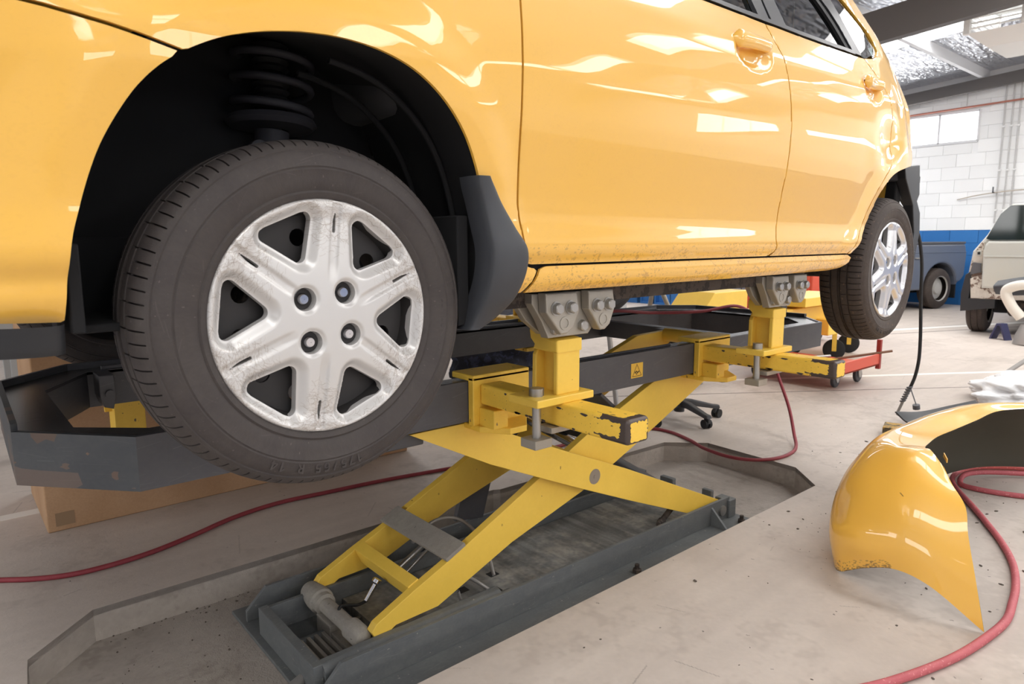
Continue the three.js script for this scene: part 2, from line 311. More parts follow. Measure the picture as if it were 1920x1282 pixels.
const std = (o) => new THREE.MeshStandardMaterial(o), phys = (o) => new THREE.MeshPhysicalMaterial(o);
const C = (r, g, b) => new THREE.Color(`rgb(${r},${g},${b})`);
const bump = (m, metres = 0.05) => rep(fineBump.clone(), metres);
const MAT = {
  floor: std({ map: floorMap, roughness: 0.62, bumpMap: bump(0, 0.3), bumpScale: 0.0006 }),
  pit: std({ map: pitMap, roughness: 0.8, bumpMap: bump(0, 0.2), bumpScale: 0.002 }),
  line: std({ color: C(226, 222, 216), roughness: 0.6 }),
  groove: std({ color: C(96, 90, 86), roughness: 0.9 }),
  white: std({ color: C(236, 236, 234), roughness: 0.75 }),
  blockWhite: [0, 1, 2].map(i => std({ color: C(240 + i * 3, 240 + i * 3, 239 + i * 3), roughness: 0.8, bumpMap: bump(0, 0.1), bumpScale: 0.002 })),
  blockBlue: [0, 1, 2].map(i => std({ color: C(30 + i * 4, 108 + i * 3, 178 + i * 3), roughness: 0.55, bumpMap: bump(0, 0.1), bumpScale: 0.002 })),
  mortarWhite: std({ color: C(236, 236, 236), roughness: 0.9 }), mortarBlue: std({ color: C(24, 92, 156), roughness: 0.8 }),
  steelGrey: std({ color: C(92, 92, 96), roughness: 0.55 }), rafter: std({ color: C(98, 94, 92), roughness: 0.6 }), purlin: std({ color: C(214, 214, 216), roughness: 0.5 }),
  copper: std({ color: C(176, 110, 92), roughness: 0.5 }), conduit: std({ color: C(190, 188, 186), roughness: 0.5 }),
  foil: std({ color: C(206, 208, 214), roughness: 0.3, metalness: 0.85, bumpMap: rep(tex(512, (() => { const n = noiseField(512, [[6, 40, 1], [14, 90, 0.7], [40, 120, 0.4]], 31); return (x, y, c) => { c[0] = c[1] = c[2] = n[y * 512 + x] * 255; }; })(), false), 2.2, 2.2), bumpScale: 0.09 }),
  sheet: std({ color: C(240, 244, 248), emissive: new THREE.Color(1, 1, 1), emissiveIntensity: 6 }),
  pane: std({ color: C(240, 244, 248), emissive: new THREE.Color(1, 1, 1), emissiveIntensity: 4 }),
  tyre: std({ roughness: 0.7, bumpMap: bump(0, 0.04), bumpScale: 0.0003, map: worn(0.4, [64, 58, 56], [98, 90, 84], 420, 0.0004, 0.0014, 160, 41, 8, [120, 110, 104, 0.25]) }),
  tyreRear: std({ roughness: 0.78, map: worn(0.4, [70, 61, 56], [118, 98, 82], 500, 0.0006, 0.004, 200, 42, 12, [150, 128, 108, 0.3]) }),
  plasticBlack: std({ color: C(40, 41, 44), roughness: 0.5 }), liner: std({ color: C(24, 24, 26), roughness: 0.9 }), flap: std({ color: C(64, 66, 71), roughness: 0.5, bumpMap: bump(0, 0.02), bumpScale: 0.0002 }),
  rim: std({ color: C(58, 56, 56), roughness: 0.6, metalness: 0.3 }), chrome: std({ color: C(216, 216, 220), roughness: 0.16, metalness: 1 }), zinc: std({ color: C(178, 176, 172), roughness: 0.38, metalness: 0.85 }),
  castSteel: std({ color: C(172, 166, 155), roughness: 0.42, metalness: 0.45, bumpMap: bump(0, 0.03), bumpScale: 0.0004 }),
  underbody: std({ map: rep(chipped(256, [84, 74, 66], [58, 50, 46], 0.55, 43), 0.3), roughness: 0.85 }),
  glass: phys({ color: C(96, 106, 104), roughness: 0.02, transmission: 1, thickness: 0, ior: 1.5 }),
  blackTrim: std({ color: C(56, 57, 60), roughness: 0.4 }), rubber: std({ color: C(26, 26, 28), roughness: 0.7 }),
  liftYellow: std({ map: worn(0.8, [246, 205, 84], [150, 112, 52], 26, 0.001, 0.005, 60, 51, 5), roughness: 0.42 }),
  liftChip: std({ map: worn(0.4, [244, 200, 74], [92, 70, 52], 60, 0.0008, 0.006, 40, 52, 8), roughness: 0.48 }),
  liftWorn: std({ map: rep(chipped(512, [238, 188, 56], [70, 58, 54], 0.535, 53, 1, 8), 0.16), roughness: 0.5 }),
  liftArm: std({ map: worn(0.3, [244, 200, 74], [78, 60, 50], 110, 0.0007, 0.006, 50, 59, 8), roughness: 0.48 }),
  dark: std({ map: worn(0.7, [80, 80, 84], [110, 106, 102], 90, 0.0006, 0.004, 260, 54, 7), roughness: 0.45 }),
  darkRust: std({ map: worn(0.5, [72, 75, 79], [122, 97, 82], 40, 0.002, 0.075, 200, 56, 8), roughness: 0.5 }),
  baseSteel: std({ map: worn(0.6, [104, 107, 108], [148, 146, 138], 260, 0.0005, 0.0035, 700, 56, 12, [190, 190, 180, 0.22]), roughness: 0.6 }),
  dustyPart: std({ map: worn(0.3, [146, 140, 132], [110, 106, 100], 120, 0.0005, 0.006, 60, 60, 16), roughness: 0.85 }),
  dusty: std({ map: rep((() => { const S = 512, a = noiseField(S, [[24, 3, 1], [70, 6, 0.7], [11, 11, 0.7], [128, 128, 0.4]], 57), b = noiseField(S, [[4, 4, 1], [19, 19, 0.7], [60, 60, 0.5]], 58); return tex(S, (x, y, c) => { const k = y * S + x, v = (a[k] - 0.5) * 84, q = sm(0.4, 0.75, b[k]); c[0] = mix(126, 160, q) + v; c[1] = mix(126, 156, q) + v; c[2] = mix(124, 148, q) + v * 0.95; }); })(), 0.7), roughness: 0.75 }),
  steelWorn: std({ color: C(84, 74, 70), roughness: 0.45, metalness: 0.4 }),
  cardboard: std({ map: rep((() => { const S = 512, a = noiseField(S, [[5, 5, 1], [11, 11, 0.6], [200, 200, 0.5]], 61); return tex(S, (x, y, c) => { const v = (a[y * S + x] - 0.5) * 34; c[0] = 186 + v; c[1] = 149 + v; c[2] = 114 + v; }); })(), 0.8), roughness: 0.9 }),
  hose: std({ map: worn(0.25, [186, 92, 98], [212, 140, 140], 700, 0.0005, 0.003, 300, 62, 10, [230, 170, 170, 0.3]), roughness: 0.6 }), hoseDark: std({ map: worn(0.25, [140, 52, 60], [164, 92, 94], 300, 0.0005, 0.002, 100, 63, 8), roughness: 0.6 }),
  red: std({ color: C(206, 84, 62), roughness: 0.5 }), redDark: std({ color: C(150, 50, 44), roughness: 0.55 }), chair: std({ color: C(64, 65, 68), roughness: 0.55 }),
  blue: std({ color: C(52, 112, 176), roughness: 0.6 }), greyPaint: std({ color: C(168, 170, 170), roughness: 0.6 }), pole: std({ color: C(160, 156, 152), roughness: 0.45, metalness: 0.3 }),
  ute: phys({ color: C(104, 110, 124), roughness: 0.45, clearcoat: 0.5, clearcoatRoughness: 0.25 }), silver: phys({ color: C(200, 200, 192), roughness: 0.4, clearcoat: 0.8, clearcoatRoughness: 0.08 }),
  primer: std({ map: rep(chipped(256, [206, 198, 186], [120, 100, 88], 0.56, 64, 1, 16), 0.4), roughness: 0.7 }),
  bag: phys({ color: C(240, 241, 243), roughness: 0.45, transmission: 0.25, thickness: 0 }), navy: std({ color: C(64, 70, 92), roughness: 0.9, map: rep(chipped(256, [58, 62, 84], [150, 156, 178], 0.6, 65, 1, 14), 0.4) }),
  lampShade: std({ color: C(214, 216, 218), roughness: 0.35, metalness: 0.6 }), bulb: std({ color: C(255, 252, 244), emissive: new THREE.Color(1, 0.97, 0.9), emissiveIntensity: 6 }),
  strut: std({ color: C(52, 52, 58), roughness: 0.7 }),
  darkSheen: std({ map: worn(0.7, [84, 84, 87], [110, 106, 102], 60, 0.0006, 0.003, 200, 66, 6), roughness: 0.26 }), alloy: std({ color: C(190, 186, 180), roughness: 0.5 }),
  debris: std({ color: C(92, 83, 75), roughness: 0.9 }), coverInside: std({ color: C(66, 62, 48), roughness: 0.7 }), seat: std({ color: C(70, 70, 72), roughness: 0.9 }),
};
// car paint: the specks of road dirt along the lower doors and the sill are in the map (uv = side-view metres)
const PX0 = -0.7, PX1 = 2.9, PY0 = 0.88, PY1 = 2.2;
const paintMap = (() => {
  const W = 2048, H = 1024, n = noiseField(1024, [[60, 60, 0.5], [240, 240, 0.8], [512, 512, 1.4]], 71), b = noiseField(1024, [[5, 9, 1], [14, 20, 1]], 72);
  const t = tex(W, (x, y, c) => {
    const X = mix(PX0, PX1, x / W), Y = mix(PY0, PY1, y / H), k = (y % 1024) * 1024 + (x % 1024);
    const lo = X < 0.4 ? 0 : Y < 0.999 ? 0.34 * sm(0.98, 0.943, Y) + 0.03 : 0.2 * sm(1.05, 1.012, Y) * (X < 2.1 ? 1 : 0);
    const grit = sm(0.66 - lo * 0.42, 0.74 - lo * 0.3, n[k] + (b[k] - 0.5) * 0.2) * (lo > 0.02 ? 1 : 0.25);
    const g = clamp(grit * (lo > 0.02 ? 0.34 : 0.05));
    c[0] = mix(250, 150, g); c[1] = mix(194, 106, g); c[2] = mix(82, 60, g);
  }, true, H);
  t.wrapS = t.wrapT = THREE.ClampToEdgeWrapping;
  t.repeat.set(1 / (PX1 - PX0), 1 / (PY1 - PY0)); t.offset.set(-PX0 / (PX1 - PX0), -PY0 / (PY1 - PY0));
  return t;
})();
MAT.paint = phys({ map: paintMap, roughness: 0.42, clearcoat: 1, clearcoatRoughness: 0.015 });
MAT.paintPlain = phys({ color: C(250, 193, 80), roughness: 0.42, clearcoat: 1, clearcoatRoughness: 0.03 });
// wheel cover: silver paint, kerb scratches towards the rim (uv = metres from the hub)
MAT.cover = (() => {
  const t = canvasTex(1024, 1024, (g, w) => {
    g.fillStyle = css(212, 210, 208); g.fillRect(0, 0, w, w);
    seed = 5; const k = w / 0.42;
    for (let i = 0; i < 5200; i++) {
      const sp = Math.floor(rnd() * 6), on = rnd() < 0.72, a = on ? (22.3 + 60 * sp + rr(-13, 13)) * Math.PI / 180 : rnd() * 6.283, r = on ? rr(0.1, 0.2) : rr(0.176, 0.2);
      if (on && rnd() > sm(0.09, 0.17, r)) continue;
      let x = w / 2 + Math.cos(a) * r * k, y = w / 2 - Math.sin(a) * r * k, d = a + rr(0.6, 2.4); const dk = rnd();
      g.strokeStyle = css(mix(120, 168, dk), mix(106, 156, dk), mix(94, 146, dk), rr(0.15, 0.6)); g.lineWidth = rr(0.5, 1.6); g.beginPath(); g.moveTo(x, y);
      for (let q = 0; q < 5; q++) { x += Math.cos(d) * rr(2, 9); y -= Math.sin(d) * rr(2, 9); d += rr(-0.5, 0.5); g.lineTo(x, y); } g.stroke();
    }
  });
  t.wrapS = t.wrapT = THREE.ClampToEdgeWrapping; t.repeat.set(1 / 0.42, 1 / 0.42); t.offset.set(0.5, 0.5);
  return std({ map: t, roughness: 0.38, metalness: 0.3 });
})();
MAT.coverClean = std({ color: C(214, 214, 216), roughness: 0.28, metalness: 0.65 });
// ---------------------------------------------------------------- the workshop
const PIT = [[-0.206, -0.355], [1.274, -0.345], [1.30, -0.33], [2.389, -0.296], [2.553, -0.139], [2.525, 0.356], [2.36, 0.53], [0.2, 0.545], [-0.26, 0.545], [-0.43, 0.40], [-0.377, -0.185]];
{ // floor with the sunken bay for the lift
  const { x0, x1, z0, z1 } = ROOM;
  const fl = struct(M('floor', [extY([[x0, z0], [x1, z0], [x1, z1], [x0, z1]], -0.02, 0, 0, [PIT]), box(x0, x1, -0.3, -0.12, z0, z1, 0)], MAT.floor));
  fl.userData.label = 'pale painted concrete workshop floor';
  const walls = [];
  PIT.forEach((p, i) => {
    const q = PIT[(i + 1) % PIT.length], dx = q[0] - p[0], dz = q[1] - p[1], l = Math.hypot(dx, dz), nx = dz / l * 0.012, nz = -dx / l * 0.012;
    walls.push(extY([p, q, [q[0] + nx, q[1] + nz], [p[0] + nx, p[1] + nz]], -0.12, -0.0005));
  });
  M('pit_wall', walls, MAT.pit, fl, 'low concrete kerb wall of the sunken lift bay');
  M('pit_floor', extY(PIT, -0.118, -0.1), MAT.pit, fl, 'dusty bottom of the sunken lift bay');
  const strip = (a, b, w, m, y = 0.0012) => { const d = V(b[0] - a[0], 0, b[1] - a[1]), l = d.length(), n = V(-d.z, 0, d.x).multiplyScalar(w / 2 / l); return extY([[a[0] + n.x, a[1] + n.z], [b[0] + n.x, b[1] + n.z], [b[0] - n.x, b[1] - n.z], [a[0] - n.x, a[1] - n.z]], 0, y); };
  M('painted_line', strip([-1.2, -1.36], [-0.2, -1.35], 0.06, 0), MAT.line, fl, 'white floor line beside the cardboard box');
  M('painted_line', strip([2.9, -1.75], [6.4, 0.55], 0.055, 0), MAT.line, fl);
  M('painted_line', strip([6.6, -1.95], [10.9, -0.2], 0.12, 0), MAT.line, fl);
  M('saw_cut', [strip([2.2, -1.75], [6.0, 0.9], 0.01, 0, 0.0008)], MAT.groove, fl, 'dark saw cut across the concrete');
  M('saw_cut', [strip([6.5, -2.05], [11.8, 0.1], 0.035, 0, 0.0008)], MAT.groove, fl);
  M('saw_cut', [strip([6.9, -1.55], [10.6, 0.0], 0.02, 0, 0.0008)], MAT.groove, fl);
}
{ // walls of painted blockwork, 0.4 x 0.2 m blocks
  const { x0, x1, z0, z1 } = ROOM;
  const gable = (z) => roofY(z) + 0.12;
  const wins = [[-4.6, -1.83], [1.2, 3.0], [3.6, 5.4], [6.0, 7.8]].map(([a, b]) => ({ a, b, y0: 2.58, y1: 3.05 }));
  const outline = [[z0, -0.1], [z1, -0.1], [z1, gable(z1)], [RIDGE_Z, gable(RIDGE_Z)], [z0, gable(z0)]];
  const upright = (pts, holes, xa, xb) => ext(pts.map(p => [-p[0], p[1]]), 0, xb - xa, 0, holes.map(h => h.map(p => [-p[0], p[1]]))).rotateY(Math.PI / 2).translate(xa, 0, 0);
  const holes = wins.map(w => [[w.a, w.y0], [w.b, w.y0], [w.b, w.y1], [w.a, w.y1]]);
  const wb = new THREE.Group(); wb.name = numbered('wall_back'); scene.add(wb); struct(wb); wb.userData.label = 'white block wall with a blue painted band along its base';
  M('blockwork', upright(outline.map(p => [p[0], Math.max(p[1], 1.2)]), holes, x1 + 0.012, x1 + 0.22), MAT.mortarWhite, wb);
  M('blockwork', upright([[z0, -0.1], [z1, -0.1], [z1, 1.2], [z0, 1.2]], [], x1 + 0.012, x1 + 0.22), MAT.mortarBlue, wb);
  const g = new RoundedBoxGeometry(0.014, 0.1965, 0.3965, 1, 0.002).translate(0.010, 0, 0);
  muv(g);
  const gg = muv(g);
  for (let r = 0; r < 17; r++) for (let k = 0; k < 13; k++) {
    const z = -4.5 + k * 0.4 + (r % 2 ? 0.2 : 0), y = 0.1 + r * 0.2;
    if (y + 0.1 > gable(z) - 0.1) continue;
    let za = z - 0.2, zb = z + 0.2, ya = y - 0.1, yb = y + 0.1;
    for (const w of wins) if (zb > w.a && za < w.b && yb > w.y0 && ya < w.y1) {
      const opt = [[za, w.a - 0.01, ya, yb], [w.b + 0.01, zb, ya, yb], [za, zb, ya, w.y0 - 0.02], [za, zb, w.y1 + 0.02, yb]].map(o => [Math.max(0, o[1] - o[0]) * Math.max(0, o[3] - o[2]), o]).sort((p, q) => q[0] - p[0])[0];
      [za, zb, ya, yb] = opt[0] > 0.002 ? opt[1] : [0, 0, 0, 0];
    }
    if (zb - za < 0.03 || yb - ya < 0.03) continue;
    const m = new THREE.Mesh(gg, (r < 6 ? MAT.blockBlue : MAT.blockWhite)[(r * 7 + k * 5) % 3]);
    m.name = 'block'; m.position.set(x1, (ya + yb) / 2, (za + zb) / 2); m.scale.set(1, (yb - ya) / 0.2, (zb - za) / 0.4); m.castShadow = m.receiveShadow = true; wb.add(m);
  }
  wins.forEach((w, i) => {
    const o = new THREE.Group(); o.name = `window_${i + 1}`; used.add(o.name); scene.add(o); struct(o);
    o.userData.label = i ? 'bright workshop window high on the back wall' : 'bright high window in the white block wall behind the car';
    const n = Math.round((w.b - w.a) / 0.55), dz = (w.b - w.a) / n;
    const fr = [box(x1 - 0.01, x1 + 0.06, w.y0 - 0.02, w.y0 + 0.02, w.a, w.b), box(x1 - 0.01, x1 + 0.06, w.y1 - 0.02, w.y1 + 0.02, w.a, w.b)];
    for (let k = 0; k <= n; k++) fr.push(box(x1 - 0.01, x1 + 0.06, w.y0, w.y1, w.a + k * dz - 0.014, w.a + k * dz + 0.014));
    M('window_frame', fr, MAT.purlin, o);
    for (let k = 0; k < n; k++) M('pane', box(x1 + 0.03, x1 + 0.04, w.y0 + 0.02, w.y1 - 0.02, w.a + k * dz + 0.014, w.a + (k + 1) * dz - 0.014, 0), MAT.pane, o);
    areaLight(w.b - w.a - 0.05, w.y1 - w.y0 - 0.05, V(x1 - 0.02, (w.y0 + w.y1) / 2, (w.a + w.b) / 2), V(x1 - 2, (w.y0 + w.y1) / 2, (w.a + w.b) / 2), WINDOW);
  });
  // the side behind the camera, with a row of windows; the far side; the side ahead of the car
  const wr = [[-4.5, -2.1], [0.4, 2.8], [5.0, 7.4]];
  const flat = (a, b, y1, hs) => [[a, 1.2], [b, 1.2], [b, y1], [a, y1]];
  const side = (name, z, zt, hs, label) => {
    const o = new THREE.Group(); o.name = numbered(name); scene.add(o); struct(o); o.userData.label = label;
    const top = roofY(z) + 0.12;
    M('blockwork', ext(flat(x0 - 0.2, x1 + 0.2, top), Math.min(z, zt), Math.max(z, zt), 0, hs.map(([a, b]) => [[a, 2.0], [b, 2.0], [b, 2.9], [a, 2.9]])), MAT.blockWhite[1], o);
    M('blockwork', box(x0 - 0.2, x1 + 0.2, -0.1, 1.2, Math.min(z, zt), Math.max(z, zt), 0), MAT.blockBlue[1], o);
    return o;
  };
  side('wall_right', z1, z1 + 0.2, wr, 'white and blue block wall behind the viewer');
  side('wall_left', z0, z0 - 0.2, [], 'white and blue block wall on the far side');
  wr.forEach(([a, b], i) => {
    const o = new THREE.Group(); o.name = `window_${wins.length + i + 1}`; used.add(o.name); scene.add(o); struct(o); o.userData.label = 'bright workshop window behind the viewer';
    M('window_frame', [0, 1, 2, 3].map(k => box(a + (b - a) * k / 3 - 0.02, a + (b - a) * k / 3 + 0.02, 2.0, 2.9, z1 - 0.01, z1 + 0.06)).concat([box(a, b, 1.98, 2.02, z1 - 0.01, z1 + 0.06), box(a, b, 2.88, 2.92, z1 - 0.01, z1 + 0.06)]), MAT.purlin, o);
    for (let k = 0; k < 3; k++) M('pane', box(a + (b - a) * k / 3 + 0.02, a + (b - a) * (k + 1) / 3 - 0.02, 2.02, 2.88, z1 + 0.03, z1 + 0.04, 0), MAT.pane, o);
    areaLight(b - a - 0.05, 0.84, V((a + b) / 2, 2.45, z1 - 0.02), V((a + b) / 2, 2.45, z1 - 3), WINDOW);
  });
  const wf = new THREE.Group(); wf.name = numbered('wall_front'); scene.add(wf); struct(wf); wf.userData.label = 'white and blue block wall ahead of the car';
  const fw = [[-4.6, -1.6], [-0.6, 2.4]];
  M('blockwork', upright(outline.map(p => [p[0], Math.max(p[1], 1.2)]), fw.map(([a, b]) => [[a, 1.3], [b, 1.3], [b, 2.7], [a, 2.7]]), x0 - 0.2, x0), MAT.blockWhite[0], wf);
  fw.forEach(([a, b], i) => {
    const o = new THREE.Group(); o.name = `window_${8 + i}`; used.add(o.name); scene.add(o); struct(o); o.userData.label = 'large bright workshop window ahead of the car';
    M('window_frame', [0, 1, 2, 3].map(k => box(x0 - 0.06, x0 + 0.01, 1.3, 2.7, a + (b - a) * k / 3 - 0.025, a + (b - a) * k / 3 + 0.025)).concat([box(x0 - 0.06, x0 + 0.01, 1.28, 1.32, a, b), box(x0 - 0.06, x0 + 0.01, 2.68, 2.72, a, b)]), MAT.purlin, o);
    for (let k = 0; k < 3; k++) M('pane', box(x0 - 0.04, x0 - 0.03, 1.32, 2.68, a + (b - a) * k / 3 + 0.025, a + (b - a) * (k + 1) / 3 - 0.025, 0), MAT.pane, o);
    areaLight(b - a - 0.05, 1.35, V(x0 + 0.02, 2.0, (a + b) / 2), V(x0 + 3, 2.0, (a + b) / 2), WINDOW);
  });
  M('blockwork', upright([[z0, -0.1], [z1, -0.1], [z1, 1.2], [z0, 1.2]], [], x0 - 0.2, x0), MAT.blockBlue[0], wf);
}
{ // roof: foil under the sheeting, translucent sheets let into it, purlins and rafters
  const { x0, x1, z0, z1 } = ROOM;
  const c = new THREE.Group(); c.name = numbered('ceiling'); scene.add(c); struct(c); c.userData.label = 'silver foil lined sheet roof with translucent roof sheets';
  const slope = (za, zb) => {
    const ls = Math.hypot(zb - za, roofY(zb) - roofY(za)), an = Math.atan2(roofY(zb) - roofY(za), zb - za);
    const holes = SHEETS.filter(([, z]) => z > za && z < zb).map(([x, z, l]) => { const u = (z - za) / (zb - za) * ls; return [[x - 0.43, u - l / 2], [x + 0.43, u - l / 2], [x + 0.43, u + l / 2], [x - 0.43, u + l / 2]]; });
    const g = ext([[x0 - 0.2, -0.2], [x1 + 0.2, -0.2], [x1 + 0.2, ls], [x0 - 0.2, ls]], 0, 0.05, 0, holes).rotateX(Math.PI / 2).rotateX(-an);
    return g.translate(0, roofY(za) + 0.06, za);
  };
  M('foil_lining', [slope(z0, RIDGE_Z), slope(RIDGE_Z, z1 + 0.2)], MAT.foil, c);
  for (const [x, z, l] of SHEETS) {
    const g = new THREE.BoxGeometry(0.86, 0.012, l).rotateX(z < RIDGE_Z ? -0.075 : 0.075).translate(x, roofY(z) + 0.03, z);
    M('roof_sheet', g, MAT.sheet, c, 'bright translucent roof sheet');
  }
  for (const z of [-6.5, -5.0, -3.2, -1.78, -0.35, 1.2, 3.4, 5.4, 7.0, 9.2]) M('purlin', box(x0, x1, roofY(z) - 0.12, roofY(z) + 0.03, z - 0.03, z + 0.03), MAT.purlin, c);
  // rafters follow the roof slope
  for (const x of [-4.5, 1.0, 7.6, 12.02]) {
    const m = [], w = x > 12 ? 0.09 : 0.12, dep = x > 12 ? 0.17 : 0.34;
    for (const [za, zb] of [[z0, RIDGE_Z], [RIDGE_Z, z1]]) m.push(ext([[za, roofY(za) - 0.12], [zb, roofY(zb) - 0.12], [zb, roofY(zb) - 0.12 - dep], [za, roofY(za) - 0.12 - dep]].map(p => [-p[0], p[1]]), -w / 2, w / 2).rotateY(Math.PI / 2).translate(x, 0, 0));
    M('rafter', m, MAT.rafter, c, x > 12 ? 'dark rafter along the top of the block wall' : 'dark steel rafter');
  }
}
// a light fitting: [x, z]; hung from the roof, seen mirrored in the paintwork
[[-1.2, 4.2], [3.2, 4.4], [7.4, 4.6], [-4.6, 4.4]].forEach(([x, z], i) => {
  const y = 3.0, o = thing('pendant_lamp', ['nearest', 'second', 'third', 'fourth'][i] + ' bell shaped high bay lamp mirrored in the car doors', 'lamp', [x, y, z], 0, 'high bay lamps behind the viewer');
  M('shade', turned([0, 0, 0], [0, 1, 0], [[0, 0.235], [0.01, 0.24], [0.08, 0.2], [0.16, 0.13], [0.22, 0.085], [0.26, 0.075], [0.26, 0.001]], 32), MAT.lampShade, o);
  M('ballast', cyl([0, 0.26, 0], [0, 0.44, 0], 0.07), MAT.greyPaint, o);
  M('rod', cyl([0, 0.44, 0], [0, roofY(z) - y - 0.1, 0], 0.012), MAT.greyPaint, o);
  M('diffuser', cyl([0, 0.012, 0], [0, 0.02, 0], 0.2, 0.2, 28), MAT.bulb, o);
  const l = new THREE.SpotLight(0xfff6e6, LAMP, 0, 1.2, 0.6, 2); l.position.set(x, y - 0.02, z); l.target.position.set(x, 0, z); l.shadow.radius = 10; l.castShadow = true; scene.add(l, l.target);
});
// ---------------------------------------------------------------- the yellow car (own axes: x to the tail, z to its left side, y up)
const CAR_TURN = 0.031;
const car = thing('car', 'yellow hatchback raised on the lift with its near side facing', 'car', [-0.0018, 0, 0.0004], CAR_TURN);
const wY = table([[0.86, 0.755], [0.935, 0.772], [0.947, 0.792], [0.965, 0.803], [0.985, 0.807], [0.996, 0.803], [1.003, 0.797], [1.011, 0.807], [1.022, 0.817], [1.042, 0.8212], [1.094, 0.8145], [1.14, 0.8165], [1.2, 0.822], [1.3, 0.833], [1.38, 0.8365], [1.45, 0.834], [1.52, 0.8275], [1.572, 0.8205], [1.584, 0.816], [1.62, 0.802], [1.66, 0.785], [1.70, 0.767], [1.85, 0.70], [2.0, 0.62], [2.1, 0.55], [2.2, 0.40], [2.3, 0.2]], 0.009);
const pX = table([[-1.0, -0.9], [-0.72, -0.60], [-0.66, -0.36], [-0.58, -0.2], [-0.5, -0.108], [-0.42, -0.056], [-0.34, -0.026], [-0.25, -0.010], [-0.12, -0.002], [0, 0], [1.6, 0], [2.0, -0.003], [2.3, -0.014], [2.5, -0.03], [2.64, -0.055], [2.72, -0.09], [2.77, -0.14], [2.80, -0.2], [2.86, -0.4]], 0.025);
const archF = smoothOpen([[-0.352, 0.90], [-0.356, 0.948], [-0.352, 1.0], [-0.345, 1.054], [-0.335, 1.09], [-0.322, 1.133], [-0.307, 1.173], [-0.286, 1.213], [-0.259, 1.253], [-0.225, 1.286], [-0.169, 1.319], [-0.125, 1.335], [-0.079, 1.346], [-0.030, 1.353], [0.032, 1.355], [0.097, 1.347], [0.158, 1.327], [0.212, 1.292], [0.258, 1.244], [0.289, 1.188], [0.305, 1.14], [0.318, 1.08], [0.326, 1.0], [0.328, 0.90]], 110);
const archR = smoothOpen([[1.985, 0.93], [2.022, 0.985], [2.055, 1.014], [2.107, 1.072], [2.167, 1.148], [2.231, 1.218], [2.324, 1.281], [2.40, 1.308], [2.456, 1.321], [2.53, 1.334], [2.614, 1.346], [2.72, 1.352], [2.95, 1.36]], 80);
const archFs = polySDF(archF), archRs = polySDF([...archR, [2.95, 0.8], [1.9, 0.8]]);
const archDist = (x, y) => x < 1 ? archFs(x, y) : archRs(x, y);
function zBody(x, y) {
  const shoulder = sm(0.42, -0.15, x), ye = y + 0.13 * shoulder * sm(1.22, 1.5, y);
  let z = wY(ye) + pX(x);
  const d = x < 1.2 ? (x < 0.75 ? archFs(x, y) : 1) : (x > 1.7 ? archRs(x, y) : 1);
  if (d < 0.2) { const k = y > 1.0 ? 1 : sm(0.93, 1.0, y); z += k * (0.008 * sm(0.12, 0.03, d)); }
  // knocks in the rear quarter
  if (x > 1.9) z += -0.020 * gauss(Math.hypot((x - 2.30) / 0.075, (y - 1.415) / 0.05)) + 0.006 * gauss(Math.hypot((x - 2.16) / 0.06, (y - 1.36) / 0.05)) - 0.007 * gauss(Math.hypot((x - 2.56) / 0.03, (y - 1.56) / 0.05)) - 0.006 * gauss(Math.hypot((x - 2.44) / 0.03, (y - 1.56) / 0.05)) + 0.008 * gauss(Math.hypot((x - 2.47) / 0.05, (y - 1.42) / 0.04));
  // finger cups behind the door pulls
  z -= 0.020 * sm(1.25, 0.55, Math.hypot((x - 1.275) / 0.085, (y - 1.555) / 0.042));
  z -= 0.020 * sm(1.25, 0.55, Math.hypot((x - 2.135) / 0.078, (y - 1.578) / 0.042));
  return z;
}
const belt = [[0.3, 1.628], [0.7, 1.645], [1.086, 1.657], [1.298, 1.662], [1.448, 1.667], [1.616, 1.671], [1.843, 1.681], [2.066, 1.693], [2.2, 1.706], [2.30, 1.735], [2.36, 1.762]];
const sillLine = 1.001;
const doorFrontEdge = [[0.402, 1.64], [0.402, 1.306], [0.404, 1.125], [0.410, 1.09], [0.416, 1.063], [0.424, 1.025], [0.432, 1.01], [0.448, sillLine]];
const doorMid = [[1.436, sillLine], [1.463, 1.013], [1.468, 1.024], [1.456, 1.051], [1.462, 1.10], [1.470, 1.161], [1.480, 1.23], [1.483, 1.286], [1.482, 1.36], [1.478, 1.438], [1.467, 1.51], [1.448, 1.567], [1.42, 1.61], [1.395, 1.664]];
const doorRear = [[2.005, sillLine], [2.024, 1.012], [2.08, 1.085], [2.14, 1.16], [2.2, 1.228], [2.26, 1.282], [2.325, 1.33], [2.342, 1.365], [2.349, 1.43], [2.338, 1.50], [2.309, 1.57], [2.241, 1.645], [2.16, 1.702]];
const clip = (poly, x0, x1) => poly.filter(p => p[0] >= x0 && p[0] <= x1);
const seam = [[-0.207, 1.3], [-0.293, 1.3215], [-0.353, 1.334], [-0.45, 1.35], [-0.6, 1.37]];
const archUp = archF.filter(p => p[1] > 1.296 || p[0] > 0.2).filter(p => p[0] > -0.207);
